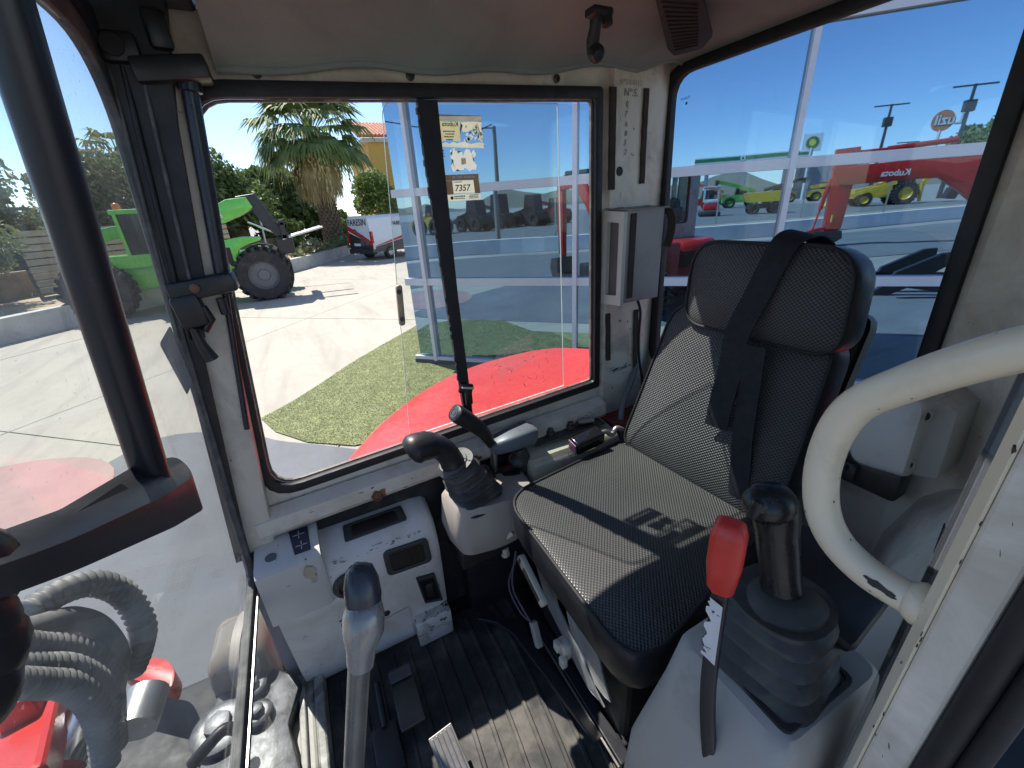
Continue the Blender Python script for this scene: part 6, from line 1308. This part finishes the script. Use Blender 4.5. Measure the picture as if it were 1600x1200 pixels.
b = nb(); lprism(b, o, FA, ((-1.7, .6), (-1.7, 1.2), (0, 1.35), (1.4, 1.2), (1.4, .6)), -.45, .45); obj('bonnet', b, REDM, T)
b = nb(); lprism(b, o, FA, ((.1, 1.2), (.2, 2.2), (1.3, 2.2), (1.4, 1.2)), -.6, .6); obj('cab', b, DRK, T)
# row of dark machinery reflected in the left pane
for k, (x, y, c, s) in enumerate(((-7.5, 30, DRK, 2.6), (-10.5, 31.5, DRK, 3.0), (-13.6, 30.5, DRK, 2.8), (-16.6, 31, pm('maroon_machine', (.16, .03, .03), .5), 2.4), (-4.0, 31, pm('mustard_machine', (.42, .29, .06), .5), 2.4))):
    o = Vector((x, y, 0)); T = empty('parked_loader', tuple(o), ('first', 'second', 'third', 'fourth, maroon', 'mustard yellow')[k]+' in the row of parked loaders reflected in the left pane', 'loader', 'parked loaders in the far row')
    wheels(o, FA+.4, ((-.9, -.7, .62, .4), (-.9, .7, .62, .4), (1.0, -.7, .62, .4), (1.0, .7, .62, .4)), T)
    b = nb(); lprism(b, o, FA+.4, ((-1.6, .6), (-1.6, 1.3), (0, 1.6), (1.6, 1.3), (1.6, .6)), -.6, .6); obj('body', b, c, T)
    b = nb(); lprism(b, o, FA+.4, ((-.3, 1.5), (-.1, s), (.9, s), (1.1, 1.4)), -.6, .6); obj('cab', b, DRK, T)
    b = nb(); bar(b, lpt(o, FA+.4, (.4, .5, 1.7)), lpt(o, FA+.4, (-2.2, .5, 2.3 if k % 2 else .8)), .2, .3); obj('loader_arm', b, c, T)
# petrol station canopy and price totem
o1, o2 = Vector((-59.6, 53.0, 0)), Vector((-72.6, 40.2, 0)); cd_ = (o2-o1).normalized(); cn = Vector((cd_.y, -cd_.x, 0)); 
if cn.dot(o1) < 0: cn = -cn
T = empty('petrol_station', tuple((o1+o2)/2), 'petrol station canopy with green and white fascia reflected in the glass', 'petrol station')
GST = pm('fascia_green', (.02, .20, .07), .4, var=.03); WHT = pm('fascia_white', (.75, .76, .76), .4, var=.02)
b = nb(); prism(b, [o1+Vector((0, 0, 6.5)), o2+Vector((0, 0, 6.5)), o2+cn*9+Vector((0, 0, 6.5)), o1+cn*9+Vector((0, 0, 6.5))], (0, 0, .95)); fixn(b); CN_ = obj('canopy', b, WHT, T)
b = nb(); prism(b, [o1-cn*.03+Vector((0, 0, 6.75)), o2-cn*.03+Vector((0, 0, 6.75)), o2-cn*.03+Vector((0, 0, 7.28)), o1-cn*.03+Vector((0, 0, 7.28))], cn*.02); fixn(b); obj('fascia_band', b, GST, CN_)
for f in (.42,):
    c = o1.lerp(o2, f)-cn*.06+Vector((0, 0, 7.0)); b = nb(); lathe(b, c, -cn, ((.42, -.02), (.42, .01), (.40, .02)), 20); fixn(b); obj('fascia_roundel', b, WHT, CN_)
    b = nb(); lathe(b, c-cn*.025, -cn, ((.2, 0), (.2, .01)), 16); fixn(b); obj('roundel_core', b, GST, CN_)
for f in (.15, .5, .85):
    p = o1.lerp(o2, f)+cn*3; b = nb(); bar(b, p, p+Vector((0, 0, 6.55)), .5, .5); obj('column', b, LGR, T)
b = nb(); p = o2+cn*2; prism(b, [p, p+cd_*9, p+cd_*9+cn*6, p+cn*6], (0, 0, 6.0)); fixn(b); obj('shop', b, pm('shop_grey', (.3, .3, .31), .7), T)
p = Vector((-68.0, 37.8, 0)); T = empty('petrol_totem', tuple(p), 'white petrol station totem with green and yellow sunburst emblem reflected behind the red boom', 'sign')
b = nb(); bar(b, p, p+Vector((0, 0, 7.4)), .3, .3); obj('pole', b, LGR, T)
b = nb(); prism(b, [p-cd_*1.3+Vector((0, 0, 6.9)), p+cd_*1.3+Vector((0, 0, 6.9)), p+cd_*1.3+Vector((0, 0, 9.3)), p-cd_*1.3+Vector((0, 0, 9.3))], cn*.3); fixn(b); obj('panel', b, WHT, T)
b = nb(); c = p-cn*.04+Vector((0, 0, 8.1)); L = []
for k in range(32): a = k*math.pi/16; L.append(c+(cd_*math.cos(a)+Zu*math.sin(a))*(.95 if k % 2 else .75))
prism(b, L, cn*.02); fixn(b); obj('emblem', b, GST, T)
b = nb(); prism(b, [c-cn*.02+(cd_*math.cos(k*math.pi/10)+Zu*math.sin(k*math.pi/10))*(.55 if k % 2 else .4) for k in range(20)], cn*.015); fixn(b); obj('emblem_core', b, pm('emblem_yellow', (.75, .65, .1), .4), T)
# Luzil sign
p = Vector((-68.9, 22.8, 0)); T = empty('roof_sign', tuple(p), 'orange disc sign with dark Luzil lettering on a pole reflected at right', 'sign'); td_ = -FD_
b = nb(); bar(b, p, p+Vector((0, 0, 7.6)), .25, .25); obj('pole', b, LGR, T)
b = nb(); c = p+Vector((0, 0, 8.6)); lathe(b, c, FN, ((1.15, -.05), (1.15, .05)), 28); fixn(b); obj('disc', b, pm('disc_orange', (.62, .20, .09), .5), T)
b = text_bm('Luzil', c+FN*.10-FD_*1.9-Zu*.4, FD_, Zu, 1.5, .0, bold=.03); obj('lettering', b, LETW, T)
b = text_bm('Luzil', c+FN*.08-FD_*1.96-Zu*.46, FD_, Zu, 1.5, .0, bold=.06); obj('lettering_shadow', b, INK, T)
b = nb(); p2 = p+FD_*3; bar(b, p2, p2+Vector((0, 0, 6.5)), .1, .1); bar(b, p2-FD_*1.2+Vector((0, 0, 6.5)), p2+FD_*1.2+Vector((0, 0, 6.5)), .12, .12); obj('lamp_mast', b, STEELD, None, 'T shaped lamp mast reflected left of the orange disc sign', 'mast')
# power masts, lamp post, fence posts
for k, (x, y, h, lb) in enumerate(((-60, 24.6, 10.4, 'dark power mast with crossarm reflected above the red boom'), (-55, 15.6, 10.2, 'lattice mast with floodlights reflected near the window edge'))):
    p = Vector((x, y, 0)); T = empty('power_mast', tuple(p), lb, 'mast', 'masts beyond the yard')
    b = nb(); tube(b, [p, p+Vector((0, 0, h))], [.22, .12], 6); fixn(b); obj('pole', b, STEELD, T)
    b = nb(); bar(b, p-FD_*1.7+Vector((0, 0, h-.1)), p+FD_*1.7+Vector((0, 0, h-.1)), .14, .14); obj('crossarm', b, STEELD, T)
    b = nb(); lbox(b, p, FA, (0, 0, h-1.8), (.9, .6, 1.0), .1); obj('transformer', b, STEELD, T)
p = Vector((-4.6, 18.6, 0)); T = empty('lamp_post', tuple(p), 'tall grey lamp post reflected in the middle of the sliding window', 'lamp post')
b = nb(); tube(b, [p, p+Vector((0, 0, 6.4))], [.16, .11], 10); fixn(b); obj('pole', b, pm('post_grey', (.22, .21, .19), .6), T, smooth=60)
b = nb(); bar(b, p+FD_*.1+Vector((0, 0, 6.5)), p+FD_*1.2+Vector((0, 0, 6.2)), .06, .06); obj('arm', b, STEELD, T)
b = nb(); lbox(b, p, FA, (-1.3, 0, 6.2), (.5, .2, .12), .03); obj('lamp_head', b, STEELD, T)
p = Vector((3.4, 17.6, 0)); T = empty('lamp_post', tuple(p), 'grey post reflected at the left end of the mirror glass', 'lamp post')
b = nb(); tube(b, [p, p+Vector((0, 0, 6.6))], [.2, .13], 8); fixn(b); obj('pole', b, MATS['post_grey'], T)
b = nb(); tube(b, smooth_path([(3.4, 17.6, 6.5), (-.5, 18.0, 6.15), (-4.6, 18.6, 6.3)], 5), .03, 5); tube(b, smooth_path([(12, 17.6, 6.5), (7.5, 17.6, 6.2), (3.4, 17.6, 6.5)], 5), .03, 5); fixn(b); obj('street_cable', b, INK, None, 'sagging cable between the reflected posts', 'cable')
for k, (x, y) in enumerate(((-19.2, 14), (-25.7, 12.2), (-31.0, 9.6), (-13, 15.5), (-8, 17))):
    b = nb(); cyl(b, (x, y, 0), (x, y, 2.3), .05, 6); o_ = obj('fence_post', b, STEEL, None, ('thin fence post reflected beside the mini excavator', 'thin fence post reflected right of the middle mullion', 'thin fence post reflected in front of the yellow wheel', 'thin fence post reflected near the corner column', 'thin fence post reflected under the lamp post')[k], 'post', 'fence posts along the verge')
for k, (x, y, h, r) in enumerate(((-66, 15.5, 8.6, 3.0), (-70, 19.5, 7.6, 2.6))): tree(('dark rounded tree reflected near the edge of the rear window', 'dark tree reflected right of the orange disc sign')[k], x, y, h, r, LEAF[0], 40+k, 900, 'reflected trees', 0, 'tree', 1, .4)
hl_ = [Vector((r*math.cos(a), r*math.sin(a), 0)) for r, a in [(210, 1.2+k*.1) for k in range(20)]]
b = nb(); L = []
for k in range(48):
    a = 1.15+k*.045; rr_ = 230; h = 5+3.5*math.sin(k*.7)+2.5*math.sin(k*1.7+1); d = Vector((math.cos(a), math.sin(a), 0)); L.append([d*(rr_-30), d*rr_+Vector((0, 0, h)), d*(rr_+40)+Vector((0, 0, h*.6)), d*(rr_+60)])
loft(b, L, cap=False); fixn(b); obj('hills', b, pm('dry_hills', (.16, .15, .11), .95, var=.2, vs=.05), kind='structure', smooth=60)
# second red excavator: boom and arm reflected in the rear window
o = Vector((-14.2, -1.9, 0)); T = empty('excavator', tuple(o), 'second red excavator with boom stretched over the pale wall, reflected in the rear window', 'excavator')
def e2(x, z, dy=0): return lpt(Vector((-10.2, 2.05, 0)), FA, (x, dy, z))
b = nb(); prism(b, [e2(x, z, -.15) for x, z in ((-.15, 2.60), (-.12, 2.95), (.25, 3.0), (.5, 2.66), (2.2, 2.72), (3.0, 2.98), (3.7, 2.95), (4.4, 2.3), (5.2, 1.2), (4.5, .9), (3.5, 1.72), (2.95, 2.12), (2.4, 2.12), (.5, 2.06), (.1, 2.1))], lpt((0, 0, 0), FA, (0, .3, 0))); fixn(b); bevel_all(b, .03); B2 = obj('boom', b, REDM, T, smooth=30)
bl = text_bm('Kubota', e2(2.05, 2.26, .155), lpt((0, 0, 0), FA, (-1, 0, 0)), Zu, .27, .004, bold=.006); obj('boom_lettering', bl, LETW, B2)
bl = text_bm('Kubota', e2(1.25, 2.26, -.155), lpt((0, 0, 0), FA, (1, 0, 0)), Zu, .27, .004, bold=.006); obj('boom_lettering', bl, LETW, B2)
b = nb(); prism(b, [e2(x, z, -.11) for x, z in ((-.18, 3.2), (.50, 3.24), (.56, 2.5), (.50, .62), (.22, .46), (-.04, .62), (-.10, 2.2))], lpt((0, 0, 0), FA, (0, .22, 0))); fixn(b); bevel_all(b, .02); A2 = obj('arm', b, REDM, T, smooth=30)
b = nb(); cyl(b, e2(1.3, 3.10), e2(3.1, 3.22), .085, 12); cyl(b, e2(.4, 3.08), e2(1.4, 3.11), .045, 10); obj('boom_cylinder', b, REDM, T, smooth=40)
b = nb(); cyl(b, e2(-.12, 2.3), e2(-.25, 1.3), .07, 10); cyl(b, e2(-.25, 1.3), e2(-.35, .55), .035, 8); obj('arm_cylinder', b, REDM, T, smooth=40)
b = nb(); bar(b, e2(-.5, .50), e2(.25, .75), .12, .12); obj('link', b, REDM, T)
b = nb(); prism(b, [e2(x, z, -.25) for x, z in ((-.35, .55), (.5, .55), (.55, .3), (.35, .15), (-.1, .3))], lpt((0, 0, 0), FA, (0, .5, 0))); fixn(b); obj('quick_hitch', b, DRK, T)
b = nb(); bx(b, Vector(e2(.16, .98, .113))-Vector((.06, .02, .12)), Vector(e2(.16, .98, .113))+Vector((.06, .02, .12))); obj('warning_decal', b, YEL, A2)
b = nb(); lbox(b, o, FA, (.9, 0, 1.1), (2.6, 2.0, .9), .12); obj('upper_body', b, REDM, T, smooth=40)
b = nb(); lprism(b, o, FA, ((-.3, 1.4), (-.2, 2.7), (1.0, 2.7), (1.1, 1.4)), -1.0, 0.1); obj('cab', b, DRK, T)
for y in (-.8, .8): b = nb(); lbox(b, o, FA, (.9, y, .33), (3.0, .45, .62), .22); obj('track', b, DRK, T, smooth=40)
# black attachment lying on the pavement
o = Vector((-3.4, -3.1, 0)); T = empty('loader_attachment', tuple(o), 'black hitch attachment lying on the pavement, reflected low in the rear window', 'attachment')
b = nb(); lprism(b, o, FA, ((-.25, .38), (-.2, .52), (.42, .86), (.6, .88), (.62, .7), (.3, .45), (-.1, .30)), -.05, .05); obj('side_plate', b, BLACKS, T)
b = nb(); lprism(b, o, FA, ((-.25, .38), (-.2, .52), (.42, .86), (.6, .88), (.62, .7), (.3, .45), (-.1, .30)), .55, .65); obj('side_plate', b, BLACKS, T)
b = nb(); bar(b, lpt(o, FA, (-1.3, 0, .40)), lpt(o, FA, (.9, 0, .36)), .10, .10); obj('beam', b, BLACKS, T)
b = nb(); lprism(b, o, FA, ((-.4, .0), (-.1, .30), (1.1, .28), (.9, .05), (.2, .16), (-.1, .0)), .2, .3); obj('foot', b, BLACKS, T)

# ================================================================== wear: chipped paint, scuffs, rust spots
rw = random.Random(21)
CHIP = pm('bare_dark_metal', (.055, .045, .038), .6, .3, var=.3, vs=60); RUST = pm('rust_spot', (.22, .11, .05), .9, var=.35, vs=80); SCUFF = pm('rubber_scuff', (.10, .095, .09), .8, var=.4, vs=70); PRIMER = pm('sand_primer', (.48, .40, .30), .8, var=.1, vs=60)
def patch(b, c, nrm, along, ln, wd, n=14, off=.0005):
    n_ = Vector(nrm).normalized(); a = Vector(along); a = (a-n_*a.dot(n_)).normalized(); s = n_.cross(a); L = []
    for k in range(n):
        t = 2*math.pi*k/n; q = rw.uniform(.55, 1.1); L.append(b.verts.new(Vector(c)+n_*off+a*math.cos(t)*ln/2*q+s*math.sin(t)*wd/2*q))
    f = b.faces.new(L); bmesh.ops.triangulate(b, faces=[f])
# door post: row of nicks along the flange, scratches on the white face
b = nb()
for k in range(46):
    z = rw.uniform(1.3, 2.3); patch(b, (.0572+rw.uniform(-.0015, .001), -.3918, z), (0, 1, 0), (0, 0, 1), rw.uniform(.002, .009), rw.uniform(.0008, .0022), 8)
for k in range(14): patch(b, (rw.uniform(.034, .054), -.3930, rw.uniform(1.4, 2.2)), (0.22, 1, 0), (.3, 0, 1), rw.uniform(.002, .010), rw.uniform(.0006, .0014), 7, .0015)
obj('paint_nick', b, CHIP, DP, kind='stuff')
# handrail: one long bare patch and smaller chips on the tube
b = nb(); hp_ = [Vector(p) for p in pts_rail]; camp = Vector((0, 0, 2.15))
def rail_patch(i, ang, ln, wd):
    p, q = hp_[i], hp_[i+1]; t = (q-p).normalized(); v = (camp-p); v = (v-t*v.dot(t)).normalized(); s = t.cross(v); d = v*math.cos(ang)+s*math.sin(ang); N_ = 12; L = []
    for k in range(N_):
        a = 2*math.pi*k/N_; r = rw.uniform(.6, 1.05); u = math.cos(a)*ln/2*r; w_ = math.sin(a)*wd/2*r/.0152; dd = v*math.cos(ang+w_)+s*math.sin(ang+w_); L.append(b.verts.new(p+t*u+dd*.0156))
    f = b.faces.new(L); bmesh.ops.triangulate(b, faces=[f])
rail_patch(7, -.35, .022, .006); rail_patch(8, -.3, .020, .008); rail_patch(6, -.45, .010, .004)
for k in range(15): rail_patch(rw.randrange(4, len(hp_)-6), rw.choice((-1, 1))*rw.uniform(.7, 1.4), rw.uniform(.001, .005), rw.uniform(.0007, .0018))
obj('bare_patch', b, CHIP, HR, kind='stuff')
# console: chipped fold, stain, scuffed foot
b = nb()
for k in range(30):
    y = rw.uniform(-.14, .10); patch(b, on_body(y, 1.362+rw.uniform(-.006, .006))+Vector((-.0025, 0, .0015)), (-1, 0, .7), (0, 1, 0), rw.uniform(.003, .016), rw.uniform(.001, .0035), 9, .0012)
for k in range(16): patch(b, (.871+rw.uniform(0, .01), rw.uniform(-.175, -.075), 1.06+rw.uniform(-.004, 0)), (-.9, 0, .5), (0, 1, 0), rw.uniform(.003, .012), .003, 8, .002)
for k in range(18): patch(b, on_body(rw.uniform(-.16, .2), rw.uniform(1.0, 1.3)), (-1, 0, 0), (0, rw.uniform(-1, 1), 1), rw.uniform(.002, .007), .0015, 7, .0012)
obj('paint_chip', b, CHIP, DC, kind='stuff')
b = nb(); patch(b, (.8675, .135, 1.385), (-1, 0, .05), (0, 0, 1), .045, .030, 16, .0008); patch(b, (.8675, .128, 1.365), (-1, 0, .05), (0, 0, 1), .03, .016, 12, .0011); obj('worn_primer', b, PRIMER, DC, kind='stuff')
# column and sill scuffs
b = nb()
for k in range(12): patch(b, (col_x(-.90)-.0008, rw.uniform(-.955, -.85), 1.625+rw.uniform(-.012, .012)), (-1, 0, 0), (0, 1, rw.uniform(-.2, .1)), rw.uniform(.015, .045), rw.uniform(.002, .006), 9, .0008)
for k in range(10): patch(b, (col_x(-.88), rw.uniform(-.96, -.84), rw.uniform(1.66, 2.4)), (-1, 0, 0), (0, rw.uniform(-1, 1), 1), rw.uniform(.004, .03), .0012, 7, .0006)
obj('scuff_mark', b, SCUFF, COL, kind='stuff')
b = nb()
for y in (-.055, -.33, -.70): patch(b, (.9600, y+rw.uniform(-.006, .006), 1.468-.03*(y-.2)*.9-.004), (-1, 0, .1), (0, 1, 0), .045, .030, 16, .0022)
for k in range(16): y = rw.uniform(-.78, .2); patch(b, (.9605, y, 1.462+.028*(.222-y)+rw.uniform(-.008, .024)), (-1, 0, .1), (0, 1, 0), rw.uniform(.004, .02), rw.uniform(.0015, .004), 8, .0016)
obj('rust_stain', b, RUST, SILL, kind='stuff')
